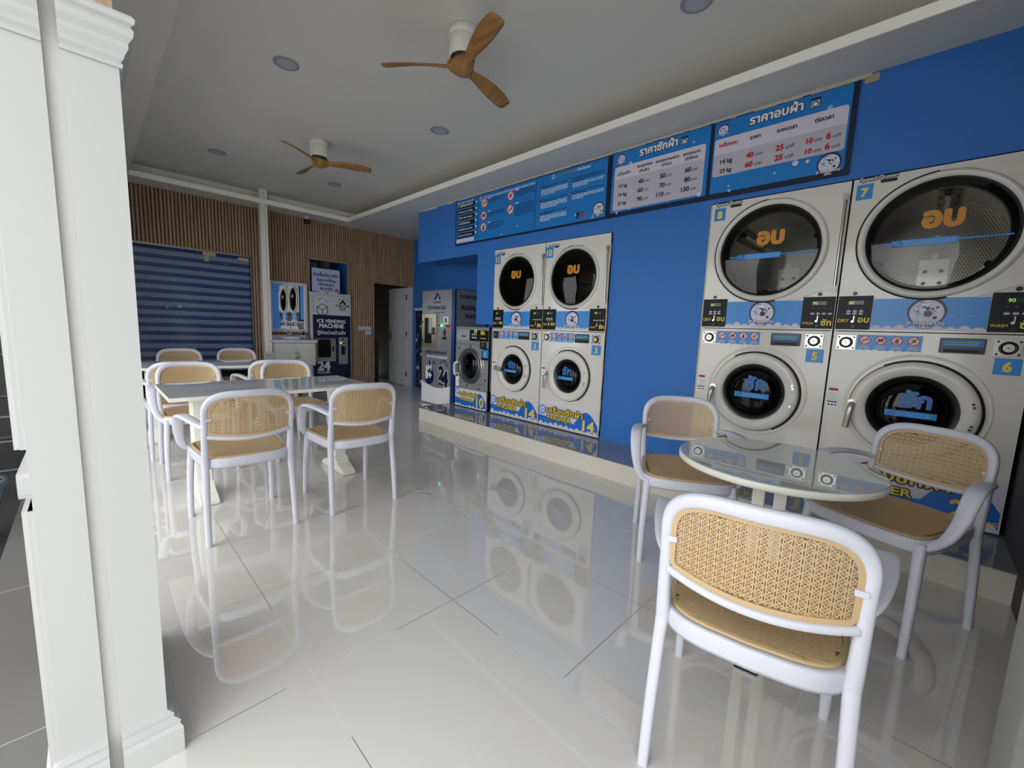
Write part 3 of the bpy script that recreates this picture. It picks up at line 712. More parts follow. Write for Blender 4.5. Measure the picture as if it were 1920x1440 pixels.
    def panel(xa, xb, left):
        b = MB(); b.rect(xa, xb, z0, z1, -.006, 0, DARKG, .004); pn = b.build('control_panel', t)
        wd = xb - xa; b = MB(); b.rect(xa + wd * .3, xa + wd * .75, z1 - .055, z1 - .03, -.008, -.006, mat('display', '3a3f36', rough=.2)); b.text('60' if left else '90', xa + wd * .33, xa + wd * .47, z1 - .051, DIGIT, y=-.009); b.build('display', pn)
        b = MB()
        for k in range(3 if left else 4):
            xx = xa + wd * (.28 + k * .18); b.rect(xx, xx + wd * .12, z1 - .118, z1 - .106, -.008, -.006, GREYC, .002)
            if left: b.rect(xx, xx + wd * .12, z1 - .102, z1 - .09, -.008, -.006, GREYC, .002)
            b.rect(xx + wd * .02, xx + wd * .09, z1 - .078, z1 - .074, -.007, -.006, mat('faint_print', '5a5c60', rough=.5))
        b.build('button', pn)
        b = MB(); b.box(xa + wd * .505, xa + wd * .535, -.012, -.006, z0 + .055, z0 + .086, STEEL); b.disc(xa + wd * .49, z0 + .05, .008, -.011, -.006, STEEL, 12); b.disc(xa + wd * .52, z0 + .018, .009, -.009, -.006, BLACK, 12); b.build('coin_lever', pn)
        b = MB()
        if left: b.text('DRY', xa + wd * .06, xa + wd * .38, z0 + .045, YEL, y=-.008, bold=.02); b.text('อบ', xa + wd * .64, xa + wd * .95, z0 + .045, YEL, y=-.008, bold=.03)
        else: b.text('WASH', xa + wd * .05, xa + wd * .40, z0 + .028, YEL, y=-.008, bold=.01); b.text('ซัก', xa + wd * .64, xa + wd * .95, z0 + .022, YEL, y=-.008, bold=.03)
        b.build('panel_lettering', pn)
    panel(.006, .18, True); panel(W - .185, W - .006, False)
    b = MB(); b.disc(.086, z1 + .016, .012, -.004, 0, BLACK, 16); b.build('lock', t); b = MB(); b.disc(W - .095, z1 + .018, .013, -.004, 0, BLACK, 16); b.build('lock', t)
    # --- badge panel
    b = MB(); xa, xb = .182, W - .187; b.box(xa, xb, -.003, 0, z0 + .004, z1 - .022, SIGNB2); pl = b.build('badge_panel', t)
    b = MB(); zz = z0 + .004
    b.prism([(xa, zz)] + waves(xa, xb, zz + .004, .030, 9, rnd) + [(xb, zz)], -.0036, -.003, LAV)
    for i in range(22): b.disc(rnd.uniform(xa + .01, xb - .01), rnd.uniform(zz + .04, z1 - .03), rnd.uniform(.001, .004), -.0036, -.003, SKYP, 8)
    b.build('bubble_print', pl)
    b = MB(); r_ = (z1 - z0) * .40; bx_ = (xa + xb) / 2 - .0; badge(b, bx_, z0 + (z1 - z0) * .52, r_, -.0036); b.build('round_badge', pl)
    b = MB(); b.disc(bx_ + .005, z0 + (z1 - z0) * .47, r_ * .2, -.014, -.003, BLACK, 20); b.build('keyhole', pl)
    # --- coin boxes, notice, tray, number
    cz0, cz1 = P['coin']
    for xa, xb in ((.026, .122), (W - .145, W - .045)):
        b = MB(); b.box(xa, xb, -.010, 0, cz0, cz1, STEEL); mx, mz = (xa + xb) / 2, (cz0 + cz1) / 2
        for sx in (.1, .9):
            for sz_ in (.12, .88): b.disc(xa + (xb - xa) * sx, cz0 + (cz1 - cz0) * sz_, .006, -.013, -.010, BLACK, 10)
        cb = b.build('coin_plate', t); b = MB(); b.lathe([(.036, -.010), (.034, -.018), (.026, -.018), (.024, -.012), (0, -.012)], mx, mz, BLACK, 32); b.disc(mx, mz, .022, -.020, -.012, STEEL, 24); b.disc(mx, mz, .004, -.022, -.020, BLACK, 8); b.build('coin_lock', cb)
    xa, xb = .128, .43; b = MB(); b.prism([(xb, cz1 + .006), (xa, cz1 + .006), (xa, cz0 + .004)] + waves(xa, xb, cz0 - .002, .01, 8, rnd) + [(xb, cz0 + .004)], -.002, 0, SIGNB2); nt_ = b.build('notice_sticker', t)
    b = MB()
    for k in range(4):
        x_ = xa + (xb - xa) * (.13 + .25 * k); prohibit(b, x_, cz1 - .026, .027, -.002, k)
    b.build('warning_symbol', nt_); b = MB()
    for k in range(4):
        x_ = xa + (xb - xa) * (.13 + .25 * k)
        b.text('ห้าม', x_ - .014, x_ + .014, cz1 - .068, YEL, y=-.0026)
        for q in range(2): b.box(x_ - .028 + .004 * q, x_ + .028 - .004 * q, -.0026, -.002, cz0 + .019 - .008 * q, cz0 + .022 - .008 * q, LAV)
    b.build('notice_print', nt_)
    xa, xb = P['tray']; b = MB(); b.rect(xa, xb, cz0 + .005, cz1 + .001, -.004, 0, BLACK, .006); b.rect(xa + .02, xb - .02, cz0 + .012, cz0 + .026, -.008, -.004, BLACKM, .005); tr = b.build('detergent_tray', t)
    b = MB(); b.box(xa + .008, xb - .008, -.005, -.004, cz0 + .042, cz1 - .006, mat('tray_sticker', '2c6fa8', rough=.4)); b.box(xa + .02, xb - .02, -.0055, -.005, cz0 + .066, cz0 + .072, GREEN); b.box(xa + .02, xb - .03, -.0055, -.005, cz0 + .054, cz0 + .058, SKYP); b.build('tray_sticker', tr)
    n1 = P['np2']; b = MB(); b.box(n1[0], n1[1], -.002, 0, n1[2], n1[3], SIGNB2); b.build('washer_number_plate', t)
    b = MB(); b.text(lo, (n1[0] + n1[1]) / 2, 0, n1[2] + (n1[3] - n1[2]) * .22, YEL, y=-.003, h=(n1[3] - n1[2]) * .78, bold=.045, align='C'); b.build('washer_number', t)
    # --- washer door
    cx, cz = wc; wg = P['wg']; wo = P['wo']
    b = MB(); b.lathe([(wo, 0), (wo - .003, -.003), (wo - .010, -.004), (wo - .016, -.001)], cx + .006, cz + .008, CREAM, 72); b.build('pressed_rim', t)
    b = MB(); b.lathe([(wr, .02), (wr, -.022), (wr - .008, -.034), (wr - .03, -.040), (wg + .03, -.036), (wg + .006, -.030), (wg, -.020), (wg, .02)], cx, cz, CREAM2, 96)
    wd = b.build('washer_door', t)
    b = MB(); b.lathe([(wr + .012, -.001), (wr + .012, -.012), (wr - .001, -.010)], cx, cz, BLACKM, 72, True, radians(-60), radians(120)); b.lathe([(wr + .005, -.001), (wr + .004, -.006), (wr - .001, -.006)], cx, cz, BLACKM, 48, True, radians(120), radians(300)); b.build('door_gap', wd)
    b = MB(); b.lathe([(wg + .002, -.022), (wg - .02, -.018), (wg - .038, .005), (wg - .04, .03)], cx, cz, BLACK, 64); b.lathe([(0, .06), (wg - .05, .055), (wg - .04, .03)], cx, cz, BLACK, 64); b.build('door_seal', wd)
    b = MB(); b.lathe([(0, -.044), (wg * .3, -.042), (wg * .55, -.034), (wg * .72, -.020), (wg * .80, .0)], cx, cz, GLASSD, 64); b.build('door_glass', wd)
    b = MB(); s_ = wg * .42; b.text('ซัก', cx - s_ * .55, cx + s_ * .95, cz + wg * .10, mat('lettering_blue', '2a6fb8', rough=.35), y=-.046, bold=.05); b.build('glass_lettering', wd)
    b = MB(); b.rect(cx - wg * .55, cx + wg * .56, cz - wg * .20, cz - wg * .02, -.049, -.0475, SIGNB2, .003)
    x_ = cx - wg * .5
    for k in range(2): b.box(x_ + wg * .22, x_ + wg * .95, -.0495, -.049, cz - wg * (.15 - .06 * k), cz - wg * (.135 - .06 * k), SKYP)
    line(b, (x_, cz - wg * .18), (x_ + wg * .16, cz - wg * .04), .003, -.0496, -.049, NAVY); b.build('glass_sticker', wd)
    b = MB()
    if handle == 'h':
        b.tube(smooth_path([(cx - wr - .015, -.03, cz + .005), (cx - wr + .02, -.075, cz), (cx - wg, -.085, cz - .008), (cx - wg * .72, -.085, cz - .012)], 5), .05, .03, (0, 0, 1), mat('wrapped_handle', 'b9b4aa', rough=.25, metal=.5), 10)
    else:
        hx = cx - wr + .012; b.tube(smooth_path([(hx + .004, -.04, cz + .01), (hx + .002, -.07, cz - .01), (hx - .004, -.078, cz - .07), (hx - .012, -.072, cz - .15)], 5), .035, .02, (1, 0, 0), mat('wrapped_handle', 'b9b4aa', rough=.25, metal=.5), 10); b.disc(hx + .004, cz + .012, .022, -.05, -.03, CHROME, 16)
    b.build('door_handle', wd)
    b = MB(); 
    for q, (dx, dz) in enumerate(((.62, .30), (.60, .22), (.60, -.20), (.57, -.28))):
        b.disc(cx + wr * .9 * cos(dz), cz + wr * .88 * sin(dz), .007, -.046, -.034, CHROME, 12)
    b.build('hinge_bolt', wd)
    zl = P['lab']; b = MB(); b.box(.014, .072, -.001, 0, zl, zl + .135, WHITE); lb = b.build('safety_label', t)
    b = MB(); b.box(.018, .068, -.0016, -.001, zl + .112, zl + .13, mat('print_rust', 'a8402a', rough=.5)); b.box(.016, .07, -.0016, -.001, zl + .034, zl + .042, NAVY)
    for k in range(6): b.box(.018, .066, -.0016, -.001, zl + .05 + k * .009, zl + .053 + k * .009, GREYC)
    for k in range(3): b.disc(.026 + .018 * k, zl + .018, .006, -.0016, -.001, DARKG, 8)
    b.build('label_print', lb)
    # --- kick panel sign
    kz = P['kick']; b = MB(); b.box(.006, W - .012, -.003, 0, .022, kz, LAV); kp = b.build('kick_sign', t)
    K = W / .8; b = MB(); za = .022
    top = [(.006, kz * .50)] + [(.006 + (W - .018) * i / 24, kz * (.50 - .13 * sin(i / 24 * 2.6) + (.55 * max(0, sin((i / 24 - .62) / .38 * pi)) if i / 24 > .62 else 0))) for i in range(25)] + [(W - .012, kz * .46)]
    b.prism([(.006, za)] + top + [(W - .012, za)], -.0036, -.003, mat('kick_blue', '1f6fd0', rough=.3))
    b.prism([(.006, za)] + waves(.006, W - .012, za + .004, .04, 11, rnd) + [(W - .012, za)], -.0042, -.0036, LAV)
    for i in range(14): b.disc(rnd.uniform(.02, W - .03), rnd.uniform(kz * .2, kz * .45), rnd.uniform(.003, .007), -.0042, -.0036, SKYP, 8)
    b.build('wave_print', kp)
    b = MB(); b.disc(.058 * K, kz * .73, .05 * K, -.0042, -.003, mat('kick_blue', '1f6fd0'), 24); b.disc(.058 * K, kz * .73, .038 * K, -.0048, -.0042, LAV, 20); b.disc(.058 * K, kz * .72, .02 * K, -.0054, -.0048, SKYP, 14); b.build('round_badge', kp)
    b = MB(); b.text('เครื่องซักผ้า', .125 * K, .60 * K, kz * .64, YEL, y=-.0055, bold=.02, outline=(BLACK, .085), vs_=.82); b.build('kick_lettering', kp); b = MB(); b.text('WASHER', .125 * K, .455 * K, kz * .37, YEL, y=-.0055, bold=.02, outline=(BLACK, .09), vs_=.76); b.build('kick_lettering', kp); b = MB(); b.text(kg, .61 * K, .745 * K, kz * .20, YEL, y=-.0055, bold=.03, outline=(mat('kick_blue', '1f6fd0'), .05), vs_=.86); b.text('KG', .75 * K, .785 * K, kz * .18, YEL, y=-.0055, bold=.02); b.build('kick_lettering', kp)
    return t
PA = dict(seam=1.117, dc=(.42, 1.672), dr=.357, gr=.312, wc=(.425, .648), wr=.29, wg=.207, wo=.330, bw=.175, btop=.018, np=(.022, .102, 1.934, 2.026), cz=(1.126, 1.338), coin=(.996, 1.087), tray=(.502, .684), np2=(.724, .824, .896, .986), lab=.606, kick=.30, strip=True)
PB = dict(seam=1.052, dc=(.385, 1.588), dr=.310, gr=.272, wc=(.382, .585), wr=.263, wg=.174, wo=.306, bw=.14, btop=.045, np=(.004, .102, 1.81, 1.92), cz=(1.06, 1.275), coin=(.932, 1.024), tray=(.441, .615), np2=(.652, .758, .826, .92), lab=.52, kick=.257, tw=.5)
stack(-3.80, .797, 1.975, '11', '2', '14', dict(PB, la=.3), 'white stacked washer and dryer with number 11 above number 2', 'h')
stack(-3.00, .792, 1.975, '10', '3', '14', dict(PB, la=.9), 'white stacked washer and dryer with number 10 above number 3', 'v')
stack(-1.316, .856, 2.065, '8', '5', '23', dict(PA, la=2.5, tw=.5), 'large white stacked washer and dryer with number 8 above number 5', 'v')
stack(-.456, .860, 2.065, '7', '6', '23', dict(PA, la=1.5, tw=.5), 'large white stacked washer and dryer with number 7 above number 6', 'v')

TAPE2 = mat('pale_edge_tape', 'cfc39a', rough=.6)
for nm, xa, xb, ya, z0, z1, lab in (('edge_tape', -1.322, -1.312, 3.4885, .2, 2.22, 'pale yellow tape down the left edge of the dryer numbered 8'), ('edge_tape', -2.214, -2.203, 3.4885, .25, 2.12, 'pale yellow tape down the right edge of the dryer numbered 10')):
    b = MB(); z = z0; rnd = random.Random(len(lab))
    while z < z1:
        h = rnd.uniform(.05, .14); b.box(xa, xb + rnd.uniform(-.003, .003), ya, ya + .002, z, min(z + h, z1), TAPE2); z += h
    tagm(b.build(nm), lab, 'tape', 'tape strips at the machine edges')
# ------------------------------------------------------------------ small silver washer (number 1)
t = thing('front_load_washer', 'small grey front loading washer with number 1', 'washing machine', (-4.475, 3.46, .165))
W, H = .645, 1.06
b = MB(); holed(b, [(0, .26), (W, .26), (W, H), (0, H)], .31, .56, .19, 0, .03, SILVER); b.box(0, .01, .004, .7, .02, H, SILVER); b.box(W - .01, W, .004, .7, .02, H, SILVER); b.box(0, W, .004, .7, H - .01, H, SILVER); b.box(0, W, .0, .7, .02, .26, SILVER); b.box(0, W, .68, .7, .02, H, SILVER)
b.box(0, W, -.002, 0, .835, .839, DARKG); b.box(0, W, -.002, 0, .335, .338, DARKG); b.box(0, W, -.002, 0, .255, .258, DARKG); b.build('cabinet', t)
b = MB(); b.rect(.01, .28, .885, 1.02, -.006, 0, mat('silver_light', 'b9bbbd', rough=.3, metal=.3), .004); dr_ = b.build('detergent_drawer', t)
b = MB(); b.text('Speed Queen', .04, .20, .955, WHITE, y=-.008, bold=.02, outline=(BLACK, .08)); b.rect(.12, .21, .93, .945, -.008, -.006, BLACK, .004); b.build('brand_lettering', dr_)
b = MB(); b.rect(.285, W - .005, .885, 1.02, -.008, 0, BLACK, .004); pn = b.build('control_panel', t)
b = MB()
for i in range(3):
    for j in range(2): b.rect(.33 + i * .035, .352 + i * .035, .915 + j * .04, .937 + j * .04, -.010, -.008, GREYC, .003)
b.build('button', pn); b = MB(); b.text('ซัก', .50, .575, .965, YEL, y=-.010, bold=.03); b.box(.50, .60, -.010, -.008, .918, .926, YEL); b.build('panel_lettering', pn); b = MB(); b.text('30', .37, .43, .985, DIGIT, y=-.010); b.build('display', pn)
b = MB(); b.lathe([(.225, 0), (.225, -.03), (.21, -.045), (.185, -.045), (.165, -.03), (.16, 0), (.16, .03)], .31, .56, mat('grey_door_ring', '5b5d60', rough=.3, metal=.5), 64); b.lathe([(.232, -.004), (.232, -.02), (.223, -.02)], .31, .56, CHROME, 64); d = b.build('washer_door', t)
b = MB(); b.lathe([(0, -.03), (.06, -.03), (.12, -.015), (.16, .01)], .31, .56, GLASSD, 48); b.lathe([(0, .2), (.12, .2), (.16, .03)], .31, .56, DARKG, 48); b.build('door_glass', d)
b = MB(); b.tube(smooth_path([(.10, -.03, .60), (.06, -.06, .58), (.045, -.06, .52), (.045, -.05, .42)], 5), .035, .03, (1, 0, 0), mat('foam_wrap', 'd9d9d6', rough=.5), 8); b.build('door_handle', d)
b = MB(); b.box(.505, .60, -.01, 0, .80, .875, DARKG); b.disc(.555, .84, .028, -.016, -.01, STEEL, 20); b.box(.49, .505, -.012, 0, .79, .885, STEEL); b.build('coin_plate', t)
b = MB(); b.box(.545, .655, -.012, -.010, .682, .785, SIGNB2); b.box(.53, .66, -.010, 0, .655, .80, BLACK); b.build('number_plate', t); b = MB(); b.text('1', .60, 0, .70, YEL, y=-.014, h=.085, bold=.04, align='C'); b.build('number', t)
b = MB()
for p_ in ((.06, .78), (.30, .815), (.5, .80), (.60, .40), (.25, .30), (.48, .28)): b.disc(*p_, .012, -.004, 0, DARKG, 12)
b.build('screw', t)
b = MB(); b.box(0, .07, -.001, 0, .27, .45, WHITE); b.box(.008, .062, -.0016, -.001, .40, .43, mat('print_rust', 'a8402a')); b.build('safety_label', t)
b = MB(); b.box(0, W - .02, -.003, 0, .012, .25, LAV); kp = b.build('kick_sign', t)
b = MB(); b.prism([(0, .012), (0, .13)] + [(.62 * i / 20, .125 - .03 * sin(i / 20 * 2.6) + (.12 * max(0, sin((i / 20 - .6) / .4 * pi)) if i > 12 else 0)) for i in range(21)] + [(W - .02, .012)], -.0036, -.003, mat('kick_blue', '1f6fd0')); b.prism([(0, .012)] + waves(0, W - .02, .014, .03, 9, random.Random(2)) + [(W - .02, .012)], -.0042, -.0036, LAV); b.build('wave_print', kp)
b = MB(); b.disc(.055, .205, .045, -.0042, -.003, mat('kick_blue', '1f6fd0'), 20); b.disc(.055, .205, .033, -.0048, -.0042, LAV, 16); b.build('round_badge', kp)
b = MB(); b.text('เครื่องซักผ้า', .11, .47, .158, YEL, y=-.0055, bold=.02, outline=(BLACK, .085), vs_=.85); b.build('kick_lettering', kp); b = MB(); b.text('WASHER', .11, .36, .092, YEL, y=-.0055, bold=.02, outline=(BLACK, .09), vs_=.78); b.build('kick_lettering', kp); b = MB(); b.text('10', .45, .58, .05, YEL, y=-.0055, bold=.03, outline=(mat('kick_blue', '1f6fd0'), .05)); b.build('kick_lettering', kp)

# ------------------------------------------------------------------ drinking water machine
t = thing('water_vending_machine', 'grey alkaline drinking water machine with round pH drop sign', 'vending machine', (-5.74, 3.75, 0))
W, H, D = .83, 1.765, .62
PHG = mat('water_machine_grey', '8f9096', rough=.3, metal=.25)
b = MB(); b.box(0, W - .07, 0, D, .0, H, PHG); b.box(W - .07, W, 0, .04, 0, H, mat('machine_edge_blue', '1d3f78', rough=.3)); b.box(W - .07, W, .04, D, 0, H, PHG); b.box(-.004, W + .004, -.004, D, H - .012, H, STEEL); b.build('cabinet', t, bevel=.003)
b = MB(); pts = [(.0, .02), (W - .075, .02), (W - .075, .36)] + [(W - .075 - (W - .075) * i / 14, .335 - .07 * sin(pi * i / 14) + .02 * i / 14) for i in range(15)]
b.prism(pts, -.002, 0, WHITE); b.build('white_skirt', t)
b = MB(); b.prism([(.31, 1.62), (.50, 1.62), (.405, 1.735)], -.002, 0, NAVY); b.prism([(.385, 1.62), (.44, 1.62), (.42, 1.68)], -.003, -.002, SKYP); b.text('KORICUBE', .31, .50, 1.565, NAVY, bold=.03); b.build('maker_logo', t)
for st, a_, c_, z_, q_ in (('น้ำด่างอัลคาไลน์', .15, .63, 1.475, .03), ('ALKALINE WATER', .34, .60, 1.415, .01), ('pHสูง+แร่ธรรมชาติ', .11, .66, .80, .025)):
    b = MB(); b.text(st, a_, c_, z_, DNAVY, bold=q_); b.build('front_lettering', t)
b = MB(); b.box(.13, .68, -.002, 0, .735, .77, GREYC); b.build('grey_bar', t)
b = MB(); BR = mat('brass_steel', 'b7ae93', rough=.3, metal=.9); b.rect(.04, .42, .90, 1.40, -.03, 0, BR); w_ = b.build('hatch', t)
b = MB(); b.rect(.12, .305, .955, 1.345, -.034, -.03, mat('hatch_glass', '1c211e', rough=.05, spec=.6), .01); b.build('hatch_glass', w_); b = MB(); b.rect(.335, .375, 1.09, 1.20, -.045, -.03, BLACK, .004); b.box(.035, .07, -.035, -.03, 1.27, 1.30, BLACK); b.box(.035, .07, -.035, -.03, .98, 1.01, BLACK); b.build('hatch_latch', w_)
b = MB(); b.rect(.595, .71, 1.255, 1.365, -.02, 0, WHITE); b.rect(.635, .675, 1.275, 1.345, -.022, -.02, BLACK); b.build('bank_note_slot', t)
b = MB(); b.disc(.54, 1.235, .022, -.02, 0, LED, 20); b.box(.45, .52, -.01, 0, 1.225, 1.245, BLACK); b.box(.64, .74, -.012, 0, 1.21, 1.245, RED); b.build('green_lamp', t)
b = MB(); b.box(.595, .615, -.01, 0, 1.05, 1.19, BLACK); b.disc(.605, 1.13, .03, -.015, 0, BLACK, 16); b.box(.55, .65, -.012, 0, 1.03, 1.06, BLACK); b.build('coin_slot', t)
b = MB(); dp = [(.215, .70)] + [(.215 + .125 * sin(a) * (1 if a < pi else 1), .44 - .13 * cos(a)) for a in [pi - .75 - (2 * pi - 1.5) * i / 28 for i in range(29)]]
b.prism(dp, -.003, 0, NAVY); b.build('water_drop', t); b = MB(); b.text('pH', .125, .27, .535, WHITE, y=-.004, bold=.05); b.text('8+', .115, .275, .40, WHITE, y=-.004, bold=.06); b.lathe([(.03, -.001), (.03, -.003), (.018, -.003)], .335, .66, NAVY, 20); b.build('drop_lettering', t)
b = MB(); b.lathe([(.10, -.001), (.10, -.003), (.09, -.003)], .59, .62, DNAVY, 28, True, 0, 3.6)
for i in range(8): line(b, (.59 + .06 * cos(i * .45), .62 + .06 * sin(i * .45)), (.59 + .085 * cos(i * .45), .62 + .085 * sin(i * .45)), .006, -.003, -.001, DNAVY)
b.text('2', .48, .60, .42, DNAVY, y=-.004, bold=.07, outline=(WHITE, .03)); b.text('4', .56, .70, .33, DNAVY, y=-.004, bold=.07, outline=(WHITE, .03)); b.text('ชั่วโมง', .48, .58, .33, DNAVY, y=-.004, bold=.03); b.build('round_the_clock_mark', t)
b = MB()                                                              # side face, facing +X
def side_text(b, st, y0, y1, z, m, bold):
    q = MB(); q.text(st, y0, y1, z, m, y=0, bold=bold); b.add([(W + .002, v[0], v[2]) for v in q.v], q.f, m)
for st, a_, c_, z_, m_ in (('KORICUBE', .11, .45, 1.64, NAVY), ('ALKALINE', .117, .56, 1.475, DNAVY), ('WATER', .198, .50, 1.352, DNAVY)):
    b = MB(); side_text(b, st, a_, c_, z_, m_, .025); b.build('side_lettering', t)
# snack poster strip beside it
t = thing('picture_banner', 'narrow blue banner with small pictures left of the water machine', 'poster', (-6.95, 4.40, 0))
b = MB(); b.box(0, .3, 0, .01, .05, 1.50, mat('banner_blue', '1b2a4c', rough=.4)); b.box(-.0, .32, -.03, .01, 1.50, 1.55, WHITEP); b.build('banner', t)
b = MB(); rnd = random.Random(5)
for i in range(26):
    z_ = .12 + i * .052; x_ = rnd.uniform(.03, .2); r_ = rnd.uniform(.015, .045); b.disc(x_, z_, r_, -.003 - i * .00005, 0, mat('picture_tone_%d' % (i % 5), ['7a3a2a', 'b9b9c6', '2a4f8c', '8a5a36', '1b2a4c'][i % 5], rough=.5), 9, rnd.uniform(.6, 1.3))
b.build('picture', t)

# ------------------------------------------------------------------ boards above the machines
def board(x0, x1, z0, z1, label, name='price_board'):
    t = thing(name, label, 'sign', (x0, 3.492, z0)); b = MB(); b.box(0, x1 - x0, 0, .018, 0, z1 - z0, mat('board_frame_navy', '14203c', rough=.3)); b.build('frame', t); return t
def bub(b, rnd, W, H, n):
    for i in range(n): b.disc(rnd.uniform(.03, W - .03), rnd.uniform(.03, H - .03), rnd.choice([.004, .006, .009, .012]), -.0034, -.003, SKYP, 12)
def washer_icon(b, x, z, s, y):
    b.rect(x, x + s, z, z + s * 1.1, y - .001, y, DNAVY, .003); b.rect(x + .004, x + s - .004, z + .004, z + s * .82, y - .0015, y - .001, GREYC, .002); b.disc(x + s / 2, z + s * .42, s * .32, y - .002, y - .0015, DNAVY, 20); b.disc(x + s / 2, z + s * .40, s * .22, y - .0025, y - .002, WHITE, 16)
# washing prices
X0, Z0 = -2.275, 2.275
t = board(X0, -1.362, Z0, 2.835, 'blue washing price board with three rows of prices, middle of the three boards')
b = MB(); b.rect(.035, .895, .035, .555, -.003, 0, SIGNB, .012); b.build('panel', t)
def tx(b, st, a, c, z, m, bold=.03, **k): b.text(st, a - X0, c - X0, z - Z0, m, y=k.pop('y', -.0055), bold=bold, **k)
b = MB(); b.rect(-2.213 - X0, -1.409 - X0, 2.325 - Z0, 2.705 - Z0, -.0045, -.003, LAV, .02); b.prism(rrect(-2.213 - X0, -1.409 - X0, 2.325 - Z0, 2.595 - Z0, .018), -.005, -.0045, GREYC); b.build('table_card', t)
b = MB(); tx(b, 'ราคาซักผ้า', -1.975, -1.641, 2.752, WHITE, .04, outline=(NAVY, .05)); b.build('heading', t)
b = MB(); washer_icon(b, -1.611 - X0, 2.742 - Z0, .055, -.003); b.build('washer_symbol', t)
b = MB(); badge(b, -2.155 - X0, 2.77 - Z0, .042, -.003, True); b.build('round_badge', t)
TB = mat('print_teal', '175a86', rough=.5); b = MB()
tx(b, 'เครื่องซัก', -2.186, -2.056, 2.627, TB); b.build('column_heading', t)
for st, a, c, z in (('สกปรกน้อย', -1.99, -1.852, 2.655), ('(น้ำเย็น)', -1.966, -1.875, 2.613), ('สกปรกปานกลาง', -1.818, -1.62, 2.653), ('(น้ำอุ่น)', -1.762, -1.678, 2.615), ('สกปรกมาก', -1.585, -1.45, 2.652), ('(น้ำร้อน)', -1.567, -1.466, 2.614)): b = MB(); tx(b, st, a, c, z, BLACK, .035); b.build('column_heading', t)
for st, z in (('10 kg', 2.52), ('14 kg', 2.445), ('23 kg', 2.372)): b = MB(); tx(b, st, -2.163, -2.08, z, BLACK, .035); b.build('weight_lettering', t)
for z, vals in ((2.52, ('40', '50', '60')), (2.446, ('60', '70', '80')), (2.373, ('90', '110', '130'))):
    for v, a in zip(vals, (-1.969, -1.77, -1.557)):
        b = MB(); wd = .045 if len(v) == 2 else .062; off = 0 if len(v) == 2 else -.02
        tx(b, v, a + off, a + off + wd, z, mat('print_slate', '16364f', rough=.5), .05); tx(b, 'บาท', a + .055, a + .10, z, DNAVY, .02); b.build('price_lettering', t)
b = MB(); bub(b, random.Random(1), .86, .1, 6); b.disc(-1.43 - X0, 2.33 - Z0, .018, -.006, -.003, LAV, 16); b.disc(-2.06 - X0, 2.715 - Z0, .01, -.006, -.003, LAV, 14); b.disc(-1.505 - X0, 2.74 - Z0, .009, -.006, -.003, SKYP, 14); b.build('bubble_print', t)
# drying prices
X0, Z0 = -1.362, 2.275
t = board(X0, -.488, Z0, 2.83, 'blue drying price board with two rows of red prices, nearest of the three boards')
b = MB(); b.rect(.012, .845, .035, .55, -.003, 0, SIGNB, .012); b.build('panel', t)
b = MB(); b.rect(-1.34 - X0, -.528 - X0, 2.432 - Z0, 2.704 - Z0, -.0045, -.003, LAV, .02); b.prism(rrect(-1.34 - X0, -.528 - X0, 2.432 - Z0, 2.59 - Z0, .018), -.005, -.0045, GREYC); b.build('table_card', t)
b = MB(); tx(b, 'ราคาอบผ้า', -1.105, -.783, 2.748, WHITE, .04, outline=(NAVY, .05)); b.build('heading', t)
b = MB(); washer_icon(b, -.742 - X0, 2.74 - Z0, .056, -.003); b.build('dryer_symbol', t)
b = MB(); badge(b, -1.288 - X0, 2.766 - Z0, .04, -.003, True); badge(b, -.598 - X0, 2.365 - Z0, .066, -.0055); b.build('round_badge', t)
for st, a_, c_, m_ in (('เครื่องอบ', -1.306, -1.178, RED), ('ราคา', -1.094, -1.028, BLACK), ('ระยะเวลา', -.924, -.805, BLACK), ('ต่อเวลา', -.704, -.604, BLACK)):
    b = MB(); tx(b, st, a_, c_, 2.643, m_, .04); b.build('column_heading', t)
for z, k, p_ in ((2.521, '14 kg', '40'), (2.455, '23 kg', '60')):
    b = MB(); tx(b, k, -1.287, -1.204, z, BLACK, .04); b.build('weight_lettering', t); b = MB(); tx(b, p_, -1.108, -1.062, z, RED, .06); tx(b, 'บาท', -1.047, -1.002, z, DNAVY, .02); b.build('price_lettering', t); b = MB(); tx(b, '25', -.918, -.873, z, RED, .06); tx(b, 'นาที', -.857, -.81, z, DNAVY, .02); b.build('time_lettering', t); b = MB()
    tx(b, '10', -.739, -.705, z, RED, .05); tx(b, 'บาท', -.693, -.653, z, DNAVY, .02); tx(b, '6', -.63, -.608, z, RED, .06); tx(b, 'นาที', -.595, -.555, z, DNAVY, .02); b.build('price_lettering', t)
b = MB(); bub(b, random.Random(4), .6, .14, 5); b.disc(-.79 - X0, 2.41 - Z0, .018, -.006, -.003, LAV, 16); b.disc(-.72 - X0, 2.405 - Z0, .011, -.006, -.003, LAV, 14); b.disc(-.63 - X0, 2.715 - Z0, .015, -.0036, -.003, SKYP, 14); b.build('bubble_print', t)
